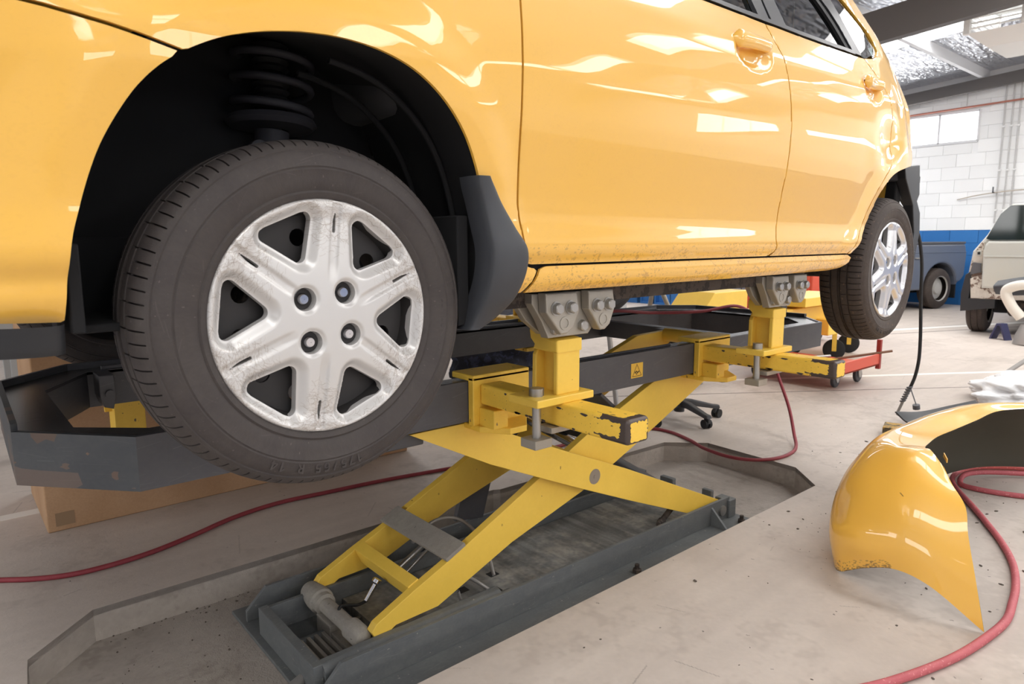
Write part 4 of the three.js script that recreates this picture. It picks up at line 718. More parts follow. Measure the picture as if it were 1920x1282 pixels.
{ // legs: A runs from upper left to lower right, B from lower left to upper right
  const A = [[0.455, 0.545], [0.70, 0.545], [0.735, 0.513], [1.06, 0.371], [1.356, 0.247], [1.93, -0.012], [1.965, -0.05], [1.94, -0.08], [1.86, -0.074], [1.725, -0.018], [1.36, 0.131], [1.073, 0.252], [0.728, 0.404]];
  for (const [z0, z1] of [[0.302, 0.33], [-0.135, -0.107]]) M('scissor_leg', ext(A, z0, z1, 0.0015), MAT.liftYellow, lift);
  const B = [[0.345, 0.005], [0.36, 0.024], [0.48, 0.0795], [0.603, 0.131], [0.843, 0.243], [1.18, 0.400], [1.52, 0.53], [1.86, 0.64], [2.12, 0.648], [2.13, 0.61], [2.0, 0.545], [1.85, 0.49], [1.60, 0.383], [1.432, 0.312], [1.16, 0.205], [0.842, 0.115], [0.56, 0.004], [0.42, 0.000], [0.365, -0.03]];
  for (const [z0, z1] of [[0.262, 0.29], [-0.085, -0.057]]) M('scissor_leg', ext(B, z0, z1, 0.0015), MAT.liftYellow, lift);
  M('pivot_pin', [cyl([1.176, 0.263, -0.14], [1.176, 0.263, 0.331], 0.0265, 0.0265, 28), cyl([1.176, 0.263, 0.331], [1.176, 0.263, 0.3325], 0.006)], MAT.zinc, lift, 'round steel pivot pin');
  M('cross_tube', cyl([2.06, 0.628, -0.06], [2.06, 0.628, 0.27], 0.03, 0.03, 24), MAT.liftYellow, lift, 'yellow tube joining the tops of the legs');
  for (const z of [0.205, -0.14]) M('guide_block', box(2.08, 2.17, 0.575, 0.645, z, z + 0.055, 0.006), MAT.dark, lift);
  for (const z of [0.22, -0.105]) M('hinge_bracket', box(0.40, 0.52, 0.5, 0.56, z, z + 0.078, 0.004), MAT.dark, lift);
  // bars between the B legs near their foot
  const across = (x, y, w, t, m, n, l) => { const g = box(-w / 2, w / 2, -t / 2, t / 2, -0.088, 0.293, 0.002).rotateZ(0.42).translate(x, y, 0); M(n, g, m, lift, l); };
  across(0.625, 0.150, 0.075, 0.012, MAT.dustyPart, 'cover_plate', 'bare steel plate across the two legs');
  M('leg_spacer', box(-0.019, 0.019, -0.03, 0.03, -0.06, 0.265, 0.002).rotateZ(0.42).translate(0.505, 0.062, 0), MAT.liftYellow, lift, 'yellow bar between the two legs');
  M('torsion_plate', [0.56, 0.72, 0.88].map(x => box(-0.006, 0.006, -0.07, 0.07, -0.10, 0.255, 0.002).rotateZ(0.9).translate(x + 0.46, 0.30 + (x - 0.56) * 0.42 + 0.04, 0)), MAT.dark, lift, 'black stiffener plates inside the scissors');
  M('stiffener', ext([[0.98, 0.36], [1.20, 0.47], [1.26, 0.44], [1.02, 0.26]], -0.03, -0.018, 0.002), MAT.dark, lift);
  M('link_plate', ext([[0.93, 0.02], [1.06, 0.0], [1.12, 0.20], [1.0, 0.24]], -0.16, -0.14, 0.002), MAT.dark, lift);
  M('hydraulic_cylinder', turned([1.80, 0.0, 0.13], [1.02, 0.47, 0.13], [[0, 0.001], [0, 0.04], [0.5, 0.04], [0.505, 0.044], [0.545, 0.044], [0.55, 0.03], [0.555, 0.001]], 28), MAT.plasticBlack, lift, 'black hydraulic cylinder');
  M('piston_rod', cyl([1.40, 0.24, 0.13], [1.02, 0.47, 0.13], 0.022), MAT.chrome, lift, 'chrome piston rod');
  M('roller_shaft', [turned([0.33, -0.015, -0.075], [0.33, -0.015, 1], [[0, 0.001], [0, 0.03], [0.03, 0.034], [0.06, 0.038], [0.085, 0.038], [0.09, 0.032], [0.11, 0.032], [0.113, 0.022], [0.27, 0.022], [0.275, 0.03], [0.33, 0.03], [0.345, 0.022], [0.35, 0.001]], 28)], MAT.dustyPart, lift, 'dusty roller shaft at the foot of the legs');
  M('shaft_block', [box(0.302, 0.37, -0.095, -0.035, 0.03, 0.12, 0.003), box(0.305, 0.35, -0.098, -0.055, 0.12, 0.24, 0.003)], MAT.dustyPart, lift);
  M('locking_bolt', [cyl([0.462, 0.03, 0.10], [0.43, -0.012, 0.10], 0.008), ...hex([0.465, 0.034, 0.10], [0.6, 0.8, 0], 0.015, 0.012)], MAT.chrome, lift, 'bright locking bolt');
  M('chain', tube([[0.43, -0.012, 0.10], [0.40, -0.012, 0.105], [0.36, 0.004, 0.11], [0.335, 0.01, 0.12], [0.325, -0.02, 0.135]], 0.005, 30, 6), MAT.rubber, lift);
  M('release_rod', [cyl([0.545, 0.055, 0.10], [0.66, 0.115, 0.10], 0.009), cyl([0.545, 0.04, 0.125], [0.64, 0.1, 0.125], 0.005)], MAT.zinc, lift);
  M('air_line', [tube([[0.62, 0.10, 0.06], [0.72, 0.14, 0.04], [0.80, 0.13, 0.06], [0.86, 0.05, 0.12], [0.84, -0.03, 0.2]], 0.006, 40, 8), tube([[0.70, 0.03, 0.24], [0.76, -0.02, 0.22], [0.79, -0.05, 0.25], [0.78, -0.058, 0.285]], 0.006, 30, 8), tube([[0.66, 0.0, 0.25], [0.68, -0.05, 0.25], [0.72, -0.06, 0.27]], 0.005, 20, 8)], MAT.pole, lift, 'thin grey air lines');
}
{ // base in the sunken bay
  M('base_plate', [box(0.145, 2.02, -0.1, -0.088, -0.245, 0.455, 0.002)], MAT.baseSteel, lift, 'dark steel base plate');
  const rail = z => ext([[0.16, -0.088], [0.16, -0.055], [0.222, 0.006], [1.965, 0.0], [1.965, -0.088]], z - 0.006, z + 0.006, 0.001);
  M('base_rail', rail(0.354), MAT.baseSteel, lift, 'near upright edge of the base');
  M('base_rail', rail(-0.154), MAT.baseSteel, lift);
  M('base_head', box(0.165, 0.192, -0.088, -0.004, -0.06, 0.318, 0.002), MAT.baseSteel, lift, 'crosswise front bar of the base');
  M('track', [box(0.19, 1.9, -0.088, -0.008, -0.06, -0.046, 0.002)], MAT.baseSteel, lift);
  M('track', [turned([0.19, -0.034, 0.303], [1, -0.034, 0.303], [[0, 0.001], [0, 0.03], [0.58, 0.03], [0.585, 0.001]], 24), box(0.19, 0.775, -0.088, -0.034, 0.273, 0.333, 0.002)], MAT.baseSteel, lift, 'rounded roller track');
  for (let i = 0; i < 7; i++) M('rack_tooth', box(0.200 + i * 0.0225, 0.211 + i * 0.0225, -0.088, -0.064, 0.085, 0.272, 0.002), MAT.dustyPart, lift);
  M('rack_bar', box(0.195, 0.44, -0.088, -0.068, 0.07, 0.086, 0.001), MAT.baseSteel, lift);
  M('deck_plate', [box(0.42, 1.90, -0.088, -0.060, -0.04, 0.345, 0.002)], MAT.dusty, lift, 'dust covered deck plate of the base');
  for (const [x, z] of [[0.80, 0.22], [0.86, 0.13], [0.72, 0.15]]) M('deck_slot', box(x, x + 0.035, -0.062, -0.0585, z, z + 0.03, 0), MAT.rubber, lift);
  M('hydraulic_line', [tube([[0.80, -0.054, 0.325], [1.05, -0.054, 0.325], [1.07, -0.035, 0.325], [1.15, -0.035, 0.315], [1.26, -0.04, 0.32], [1.32, -0.035, 0.335], [1.5, -0.03, 0.333], [1.58, -0.02, 0.31]], 0.0045, 60, 8), cyl([1.56, -0.025, 0.31], [1.70, 0.0, 0.27], 0.011), ...hex([1.57, -0.024, 0.308], [0.95, 0.15, -0.26], 0.016, 0.03)], MAT.underbody, lift, 'rusty hydraulic line along the base');
  M('line_clip', box(0.775, 0.815, -0.06, -0.02, 0.305, 0.335, 0.003), MAT.baseSteel, lift);
  // far end: pivot ears and pins
  M('end_block', [box(1.95, 2.0, -0.088, -0.012, 0.30, 0.37, 0.004), box(1.935, 1.955, -0.088, 0.012, 0.245, 0.292, 0.004), box(1.93, 1.955, -0.088, 0.012, 0.03, 0.10, 0.004), box(1.95, 2.0, -0.088, -0.012, -0.17, -0.10, 0.004)], MAT.baseSteel, lift, 'pivot ears at the rear of the base');
  M('end_pin', [cyl([1.912, -0.045, 0.36], [1.912, -0.045, 0.368], 0.021, 0.021, 28)], MAT.zinc, lift);
  M('gusset', [ext([[0, -0.088], [0.075, -0.088], [0, -0.015]], -0.005, 0.005).rotateY(-Math.PI / 2).translate(1.84, 0, 0.36)], MAT.baseSteel, lift);
  for (const [x, z] of [[1.955, 0.425], [1.30, 0.42]]) M('anchor_bolt', [...hex([x, -0.088, z], [0, 1, 0], 0.016, 0.014), cyl([x, -0.08, z], [x, -0.058, z], 0.008)], MAT.underbody, lift, 'rusty anchor bolt');
  M('hose_stub', [tube([[1.66, 0.06, 0.18], [1.70, 0.045, 0.19], [1.76, 0.03, 0.20], [1.80, -0.02, 0.20], [1.80, -0.06, 0.2]], 0.011, 30, 8), ...hex([1.645, 0.066, 0.178], [0.9, -0.3, 0.1], 0.015, 0.03)], MAT.rubber, lift);
  M('supply_pipe', cyl([0.165, -0.075, 0.24], [-0.35, -0.085, 0.47], 0.014), MAT.pole, lift, 'grey pipe leaving the front of the base');
}
// ---------------------------------------------------------------- sill clamp stands
function stand(X, dz, mirror, label, group) {
  const o = thing('sill_clamp_stand', label, 'clamp stand', [X, 0, mirror ? -0.25 : 0], mirror ? Math.PI : 0, group), s = mirror ? -1 : 1;
  // bracket hooked over the frame beam
  M('bracket', [box(-0.06, 0.145, 0.548, 0.685, 0.361, 0.385, 0.004), box(-0.06, 0.145, 0.672, 0.690, 0.285, 0.385, 0.004)], MAT.liftChip, o, 'yellow bracket hooked over the frame beam');
  M('bracket_foot', [extY([[-0.05, 0.30], [0.13, 0.30], [0.13, 0.39], [0.06, 0.47], [0.0, 0.47], [-0.05, 0.40]], 0.532, 0.550, 0.003), box(-0.04, 0.01, 0.548, 0.60, 0.385, 0.45, 0.003)], MAT.liftChip, o);
  M('bracket_bolt', [...hex([0.045, 0.532, 0.42], [0, -1, 0], 0.015, 0.012)], MAT.baseSteel, o);
  M('arm', box(-0.037, 0.037, 0.608, 0.666, 0.385 + dz, 0.835 + dz, 0.008), MAT.liftArm, o, 'yellow square arm with chipped paint');
  seed = 300 + Math.round(X * 100); const wear = [];
  for (let k = 0; k < 14; k++) { const z = rr(0.47, 0.80) + dz, l = rr(0.008, 0.03), q = k % 2; wear.push(ext([[-l / 2, 0], [-l / 4, rr(-0.004, -0.002)], [l / 5, rr(-0.006, -0.001)], [l / 2, 0], [l / 4, 0.0016], [-l / 4, 0.0022]], 0, 0.0005).rotateY(-Math.PI / 2).translate(-0.0370, q ? 0.6555 : 0.614, z)); }
  M('bare_edge', wear, MAT.steelWorn, o, 'bare steel where paint is rubbed off the arm edges').userData.kind = 'stuff';
  // bare steel tip with what is left of the paint on its faces
  const tip = M('arm_tip', new RoundedBoxGeometry(0.0742, 0.0582, 0.11, 3, 0.010).translate(0, 0.637, 0.855 + dz), MAT.steelWorn, o, 'arm tip with the paint worn off its edges');
  seed = 900 + Math.round(X * 100);
  const flake = (u0, u1, v0, v1, put) => { const P = [], n = 13, e = () => rr(-1, 1); for (let k = 0; k < n; k++) P.push([mix(u0, u1, k / n), v0 + 0.0022 * e()]); for (let k = 0; k < n; k++) P.push([u1 + 0.003 * e(), mix(v0, v1, k / n)]); for (let k = 0; k < n; k++) P.push([mix(u1, u0, k / n), v1 + 0.003 * e()]); for (let k = 0; k < n; k++) P.push([u0 + 0.002 * e(), mix(v1, v0, k / n)]); return put(ext(P, 0, 0.0006)); };
  M('paint_flake', [flake(-0.028, 0.028, 0.616, 0.658, g => g.translate(0, 0, 0.9097 + dz)), flake(0.802, 0.886, 0.622, 0.656, g => g.rotateY(-Math.PI / 2).translate(-0.0372, 0, dz)), flake(0.802, 0.89, 0.616, 0.656, g => g.rotateY(-Math.PI / 2).translate(0.0378, 0, dz)), flake(-0.027, 0.028, -0.886, -0.802, g => g.rotateX(-Math.PI / 2).translate(0, 0.6659, dz))], MAT.liftArm, tip);
  const zp = 0.655 + dz;
  M('post_foot', box(-0.115, 0.075, 0.666, 0.685, zp - 0.055, zp + 0.05, 0.003), MAT.liftYellow, o, 'yellow foot plate of the post');
  // post: channel section with a shaped top
  M('post', [
    box(-0.038, 0.040, 0.684, 0.80, zp + 0.020, zp + 0.035, 0.004),
    box(-0.006, 0.008, 0.684, 0.80, zp - 0.045, zp + 0.025, 0.002),
    ext([[-0.036, 0.684], [0.036, 0.684], [0.034, 0.775], [0.02, 0.80], [-0.02, 0.80], [-0.034, 0.775]], zp - 0.058, zp - 0.044, 0.003),
  ], MAT.liftYellow, o, 'yellow post of channel section');
  const head = [[0.023, 0.788], [-0.02, 0.788], [-0.062, 0.79], [-0.058, 0.802], [-0.072, 0.815], [-0.076, 0.835], [-0.07, 0.856], [-0.055, 0.866], [-0.012, 0.866], [-0.010, 0.822], [0.023, 0.818]].map(([z, y]) => [-z, y]);
  M('post_head', ext(head, -0.042, 0.044, 0.004).rotateY(Math.PI / 2).translate(0, 0, zp + 0.015), MAT.liftYellow, o, 'rounded yellow head of the post');
  // clamp: a back plate with two bolted jaws on the seam
  const zj = zp + 0.018;
  M('clamp_plate', [ext([[-0.068, 0.826], [0.066, 0.826], [0.09, 0.85], [0.10, 0.885], [0.10, 0.932], [-0.12, 0.932], [-0.12, 0.91], [-0.09, 0.868]], zj - 0.008, zj + 0.018, 0.002)], MAT.castSteel, o, 'cast steel clamp plate');
  M('clamp_plate', [ext([[-0.052, 0.83], [0.05, 0.83], [0.08, 0.87], [0.11, 0.932], [-0.13, 0.932], [-0.13, 0.905], [-0.10, 0.865]], zj - 0.045, zj - 0.025, 0.002)], MAT.castSteel, o);
  const jaw = (x, w, k) => {
    const j = sub('clamp_jaw', o);
    M('jaw', ext([[x - w, 0.934], [x + w * 0.82, 0.934], [x + w, 0.89], [x + w * 0.62, 0.848], [x + w * 0.25, 0.836], [x - w * 0.1, 0.836], [x - w * 0.95, 0.89]], zj + 0.018, zj + 0.046, 0.004), MAT.castSteel, j);
    for (const dx of [-w * 0.42, w * 0.42]) M('jaw_bolt', [turned([x + dx, 0.898, zj + 0.045], [x + dx, 0.898, 9], [[0, 0.001], [0, 0.0165], [0.003, 0.0165], [0.003, 0.001]], 24), ...hex([x + dx, 0.898, zj + 0.048], [0, 0, 1], 0.0135, 0.014)], MAT.zinc, j);
    M('jaw_boss', turned([x + 0.005, 0.862, zj + 0.045], [x + 0.005, 0.862, 9], [[0, 0.001], [0, 0.016], [0.0025, 0.0155], [0.003, 0.011], [0.0015, 0.0105], [0.001, 0.001]], 24), MAT.castSteel, j);
  };
  jaw(-0.048, 0.055); jaw(0.085, 0.048);
  M('plate_bolt', hex([-0.052, 0.845, zj + 0.018], [0, 0, 1], 0.012, 0.012), MAT.zinc, o); M('plate_bolt', hex([0.042, 0.848, zj + 0.018], [0, 0, 1], 0.014, 0.014), MAT.zinc, o);
  M('height_bolt', [cyl([-0.077, 0.575, zp + 0.005], [-0.077, 0.672, zp + 0.005], 0.011, 0.011, 20), cyl([-0.077, 0.684, zp + 0.005], [-0.077, 0.704, zp + 0.005], 0.0185, 0.0185, 6)], MAT.zinc, o, 'steel bolt through the foot plate');
  M('bolt_pad', [box(-0.105, -0.05, 0.560, 0.582, zp - 0.022, zp + 0.032, 0.002), box(-0.05, 0.06, 0.590, 0.605, zp - 0.02, zp + 0.03, 0.002)], MAT.castSteel, o, 'square steel pad under the bolt');
  return o;
}
stand(0.686, 0, false, 'yellow clamp stand gripping the sill just behind the front wheel', 'clamp stands on the bench frame');
stand(1.735, -0.032, false, 'yellow clamp stand gripping the sill just ahead of the rear wheel', 'clamp stands on the bench frame');
stand(1.78, -0.18, true, 'far yellow clamp stand glimpsed under the sill beyond the frame', 'clamp stands on the bench frame');
stand(0.60, -0.18, true, 'far yellow clamp stand hidden behind the near front wheel', 'clamp stands on the bench frame');
tag(M('anchor_bracket', [box(-0.065, 0.025, 0.42, 0.60, -0.70, -0.613, 0.003), cyl([-0.085, 0.52, -0.65], [0.045, 0.52, -0.65], 0.009)], MAT.liftChip), 'dull yellow square bracket under the far beam seen through the frame end', 'bracket');
// ---------------------------------------------------------------- things on the floor
{ // bumper taken off the car
  const cols = [
    [[1.600, 0.004, 1.361], [1.620, 0.13, 1.326], [1.66, 0.24, 1.287], [1.70, 0.302, 1.264], [1.745, 0.345, 1.213], [1.79, 0.375, 1.176]],
    [[1.590, 0.088, 1.219], [1.600, 0.18, 1.20], [1.64, 0.27, 1.17], [1.71, 0.35, 1.135], [1.80, 0.398, 1.10], [1.86, 0.40, 1.115]],
    [[1.600, 0.096, 1.133], [1.595, 0.18, 1.11], [1.64, 0.27, 1.075], [1.72, 0.34, 1.04], [1.84, 0.392, 1.01], [1.92, 0.388, 1.08]],
    [[1.625, 0.055, 1.035], [1.60, 0.14, 1.0], [1.65, 0.24, 0.975], [1.75, 0.325, 0.955], [1.92, 0.388, 0.955], [2.02, 0.38, 1.06]],
    [[1.655, 0.002, 0.946], [1.655, 0.12, 0.915], [1.70, 0.22, 0.905], [1.80, 0.31, 0.905], [2.05, 0.385, 0.925], [2.12, 0.378, 1.05]],
    [[1.80, 0.004, 0.87], [1.82, 0.1, 0.85], [1.87, 0.2, 0.845], [1.97, 0.3, 0.86], [2.22, 0.39, 0.94], [2.27, 0.38, 1.06]],
    [[2.15, 0.005, 0.80], [2.18, 0.1, 0.785], [2.22, 0.2, 0.79], [2.28, 0.3, 0.83], [2.42, 0.40, 0.965], [2.44, 0.385, 1.075]],
    [[2.6, 0.01, 0.82], [2.62, 0.1, 0.81], [2.64, 0.2, 0.82], [2.66, 0.3, 0.87], [2.68, 0.4, 1.01], [2.68, 0.385, 1.09]],
    [[3.05, 0.03, 0.93], [3.05, 0.1, 0.92], [3.03, 0.2, 0.93], [2.98, 0.3, 0.98], [2.86, 0.395, 1.12], [2.84, 0.385, 1.18]],
    [[3.3, 0.03, 1.15], [3.3, 0.1, 1.15], [3.27, 0.2, 1.15], [3.2, 0.3, 1.18], [3.02, 0.39, 1.27], [2.98, 0.38, 1.3]],
  ];
  const b = thing('bumper_cover', 'yellow bumper cover taken off the car, lying on the floor', 'bumper');
  const outer = loft(cols, 40, 90), n = outer.attributes.normal, p = outer.attributes.position;
  // local dents and a crease, then the back side a little behind
  const mid = Math.floor(20 * 91 + 12), sgn = n.getX(mid) < 0 ? -1 : 1, inner = outer.clone();
  for (let i = 0; i < p.count; i++) {
    const d = 0.010 * gauss(Math.hypot((p.getX(i) - 1.66) / 0.03, (p.getY(i) - 0.24) / 0.05, (p.getZ(i) - 0.93) / 0.03));
    inner.attributes.position.setXYZ(i, p.getX(i) - n.getX(i) * sgn * -0.004, p.getY(i) - n.getY(i) * sgn * -0.004, p.getZ(i) - n.getZ(i) * sgn * -0.004);
    p.setX(i, p.getX(i) + d); inner.attributes.position.setX(i, inner.attributes.position.getX(i) + d * 1.2);
  }
  outer.userData.keepUV = inner.userData.keepUV = true; outer.computeVertexNormals(); inner.computeVertexNormals();
  const skin = canvasTex(512, 512, (g) => { g.fillStyle = css(250, 193, 80); g.fillRect(0, 0, 512, 512); seed = 31; for (let i = 0; i < 420; i++) { const u = rnd() ** 3 * 30, v = 512 * rr(0.24, 0.48), r = rr(0.5, 2.6); g.fillStyle = css(84, 62, 40, rr(0.1, 0.55)); g.beginPath(); g.ellipse(u, 512 - v, r, r * rr(0.5, 1.4), 0, 0, 7); g.fill(); } g.strokeStyle = css(90, 64, 30, 0.8); g.lineWidth = 2; g.beginPath(); g.moveTo(238, 430); g.lineTo(247, 425); g.stroke(); });
  M('outer_skin', outer, phys({ map: skin, roughness: 0.42, clearcoat: 1, clearcoatRoughness: 0.03 }), b, 'glossy yellow outer skin, scuffed along its lower edge');
  M('inner_skin', inner, MAT.coverInside, b, 'dull dark inner side');
  M('mounting_tab', ext([[0, 0], [0.05, 0.004], [0.045, 0.018], [0, 0.012]], 0, 0.003, 0.0008).rotateY(0.5).translate(1.81, 0.385, 1.175), MAT.paintPlain, b);
}
const hoseOn = (pts, r, y = r) => pts.map(p => p.length === 3 ? p : [p[0], y, p[1]]);
{
  const a = [[-0.75, -0.95], [-0.55, -0.83], [-0.398, -0.728], [-0.321, -0.671], [-0.227, -0.626], [-0.126, -0.615], [0.004, -0.630], [0.154, -0.680], [0.328, -0.752], [0.507, -0.783], [0.728, -0.763], [0.968, -0.736], [1.219, -0.688], [1.447, -0.641], [1.8, -0.60], [2.2, -0.57], [2.517, -0.504], [2.552, -0.395], [2.503, -0.220], [2.433, -0.08, 0], [2.407, 0.087], [2.448, 0.177], [2.54, 0.236], [2.669, 0.249]];
  const pts = hoseOn(a.map(p => p.slice(0, 2)), 0.0085).concat([[2.80, 0.012, 0.215], [2.90, 0.05, 0.15], [2.97, 0.16, 0.08], [3.02, 0.32, -0.02], [3.03, 0.5, -0.10], [2.98, 0.64, -0.16], [2.88, 0.695, -0.2], [2.7, 0.672, -0.3], [2.45, 0.67, -0.45], [2.26, 0.69, -0.49], [2.18, 0.692, -0.508]]);
  // where it crosses the sunken bay it hangs a little
  tag(M('air_hose', tube(pts, 0.0085, 420, 10), MAT.hoseDark), 'dark red air hose running under the lift and up to its frame', 'hose');
  const c = [[0.95, 1.17], [1.106, 1.255], [1.228, 1.302], [1.402, 1.351], [1.563, 1.376], [1.70, 1.385], [1.82, 1.370], [1.939, 1.349], [2.098, 1.305], [2.257, 1.236], [2.425, 1.143], [2.589, 1.045], [2.714, 0.965], [2.80, 0.918], [2.90, 0.888], [3.02, 0.885], [3.12, 0.915], [3.20, 0.98], [3.25, 1.06], [3.22, 1.2], [3.1, 1.27], [2.96, 1.26], [2.87, 1.19], [2.822, 1.10], [2.80, 1.006], [2.815, 0.945], [2.87, 0.93, 0.028], [2.98, 0.96, 0.03], [3.3, 1.25, 0.012], [3.5, 1.5]];
  tag(M('air_hose', tube(c.map(p => p.length === 3 ? [p[0], p[2], p[1]] : [p[0], 0.011, p[1]]), 0.011, 360, 12), MAT.hose), 'faded red air hose looping round the loose bumper cover', 'hose');
}
{ // cardboard box
  const b = thing('cardboard_box', 'long brown cardboard box on the floor behind the frame end', 'box');
  M('carton', [box(-0.237, 1.29, 0.0, 0.96, -1.60, -1.063, 0.006)], MAT.cardboard, b);
  M('flap', [box(-0.235, 1.288, 0.958, 0.964, -1.598, -1.34, 0.001), box(-0.235, 1.288, 0.958, 0.964, -1.33, -1.065, 0.001)], MAT.cardboard, b);
  const tm = std({ color: C(150, 122, 92), roughness: 0.5 }); M('tape', box(-0.21, -0.15, 0.02, 0.07, -1.0635, -1.0615, 0), tm, b); M('tape', box(1.2, 1.26, 0.02, 0.06, -1.0635, -1.0615, 0), tm, b);
}
{ // stool on castors
  const X = 2.84, Z = -0.53, o = thing('swivel_stool', 'dark five armed swivel stool on castors under the frame', 'stool', [X, 0, Z]);
  M('column', [cyl([0, 0.05, 0], [0, 0.075, 0], 0.03), cyl([0, 0.075, 0], [0, 0.2, 0], 0.035, 0.03), cyl([0, 0.2, 0], [0, 0.40, 0], 0.014)], MAT.chair, o);
  for (let k = 0; k < 5; k++) {
    const a = (31 + 72 * k) * Math.PI / 180, L = 0.235;
    const g = ext([[0.02, 0.125], [0.08, 0.118], [L - 0.02, 0.082], [L + 0.012, 0.078], [L + 0.018, 0.06], [L, 0.055], [0.08, 0.08], [0.02, 0.08]], -0.018, 0.018, 0.006).rotateY(-a);
    M('leg', g, MAT.chair, o);
    const cs = sub('castor', o); cs.position.set(L * Math.cos(a), 0, L * Math.sin(a)); cs.rotation.y = k * 1.3;
    M('castor_wheel', [cyl([0.006, 0.026, 0.006], [0.006, 0.026, 0.022], 0.026), cyl([0.006, 0.026, -0.022], [0.006, 0.026, -0.006], 0.026)], MAT.rubber, cs);
    M('castor_fork', [box(-0.02, 0.02, 0.03, 0.058, -0.009, 0.009, 0.004)], MAT.chair, cs);
  }
  M('seat', turned([0, 0.40, 0], [0, 1, 0], [[0, 0.001], [0, 0.15], [0.015, 0.17], [0.05, 0.165], [0.06, 0.14], [0.062, 0.001]], 32), MAT.chair, o);
}
{ // trestle
  const o = thing('trestle', 'grey tubular trestle standing beyond the frame', 'trestle');
  const feet = [[2.82, -1.0], [3.795, -1.03], [2.82, -1.62], [3.795, -1.62]], top = [[3.0, -1.28], [3.6, -1.28], [3.0, -1.34], [3.6, -1.34]];
  feet.forEach((f, i) => M('leg', cyl([f[0], 0, f[1]], [top[i][0], 0.72, top[i][1]], 0.017), MAT.pole, o));
  M('beam', box(2.7, 3.9, 0.71, 0.76, -1.34, -1.28, 0.004), MAT.pole, o); M('stretcher', [cyl([2.88, 0.2, -1.08], [2.88, 0.2, -1.54], 0.009), cyl([3.74, 0.2, -1.1], [3.74, 0.2, -1.54], 0.009)], MAT.pole, o);
  const o2 = thing('trestle', 'grey angle iron trestle at the left edge beyond the box', 'trestle');
  for (const [x, z] of [[-0.62, -2.25], [-0.2, -2.25], [-0.62, -2.75], [-0.2, -2.75]]) M('leg', box(x - 0.02, x + 0.02, 0, 0.62, z - 0.02, z + 0.02, 0.002), MAT.greyPaint, o2);
  M('beam', box(-0.7, -0.1, 0.62, 0.68, -2.8, -2.2, 0.004), MAT.greyPaint, o2);
}
{ // navy bundle of cloth on the floor behind the frame
  const g = new THREE.SphereGeometry(1, 48, 32), p = g.attributes.position;
  for (let i = 0; i < p.count; i++) { const x = p.getX(i), y = p.getY(i), z = p.getZ(i), k = 1 + 0.12 * Math.sin(5 * x + 3 * z) + 0.08 * Math.sin(11 * y + 7 * x) + 0.05 * Math.sin(19 * z + 13 * x); p.setXYZ(i, 2.86 + 0.42 * x * k, Math.max(0.002, 0.20 + 0.28 * y * k), -2.2 + 0.3 * z * k); }
  g.computeVertexNormals(); tag(M('cloth_bundle', g, MAT.navy), 'dark blue cloth bundle on the floor seen below the far beam', 'cloth');
}
{ // wheeled pulling tower
  const o = thing('pulling_tower', 'yellow wheeled pulling tower with a black mast behind the rear of the frame', 'pulling tower');
  M('beam', [box(3.15, 5.7, 0.42, 0.53, -1.00, -0.72, 0.008), box(4.9, 5.4, 0.30, 0.43, -1.05, -0.62, 0.008)], MAT.liftYellow, o, 'yellow main beam');
  M('head', ext([[3.30, 0.53], [3.34, 0.60], [3.46, 0.71], [3.86, 0.71], [3.86, 0.53]], -1.0, -0.72, 0.006), MAT.liftYellow, o);
  M('coupling', [box(3.02, 3.32, 0.50, 0.62, -0.94, -0.78, 0.01)], MAT.liftChip, o);
  M('mast', box(4.30, 4.38, 0.50, 1.6, -0.78, -0.70, 0.004), MAT.plasticBlack, o, 'black upright mast');
  M('chassis', [box(5.0, 6.2, 0.28, 0.36, -1.35, -0.8, 0.01)], MAT.liftYellow, o);
  M('tray', [box(4.5, 5.3, 0.55, 0.62, -1.0, -0.62, 0.006)], MAT.liftYellow, o);
  for (const [x, z] of [[5.55, -0.86], [6.05, -0.95], [5.55, -1.25]]) {
    const c = sub('castor', o); c.position.set(x, 0, z); c.rotation.y = -1.1; c.scale.setScalar(0.62);
    M('castor_wheel', [turned([0, 0.15, -0.03], [0, 0.15, 1], [[0, 0.001], [0, 0.07], [0.004, 0.13], [0.012, 0.148], [0.048, 0.148], [0.056, 0.13], [0.06, 0.07], [0.06, 0.001]], 36)], MAT.rubber, c);
    M('castor_fork', [box(-0.03, 0.03, 0.13, 0.48, 0.034, 0.042, 0.002), box(-0.03, 0.03, 0.13, 0.48, -0.042, -0.034, 0.002), box(-0.04, 0.04, 0.46, 0.485, -0.045, 0.045, 0.002)], MAT.liftYellow, c);
  }
}
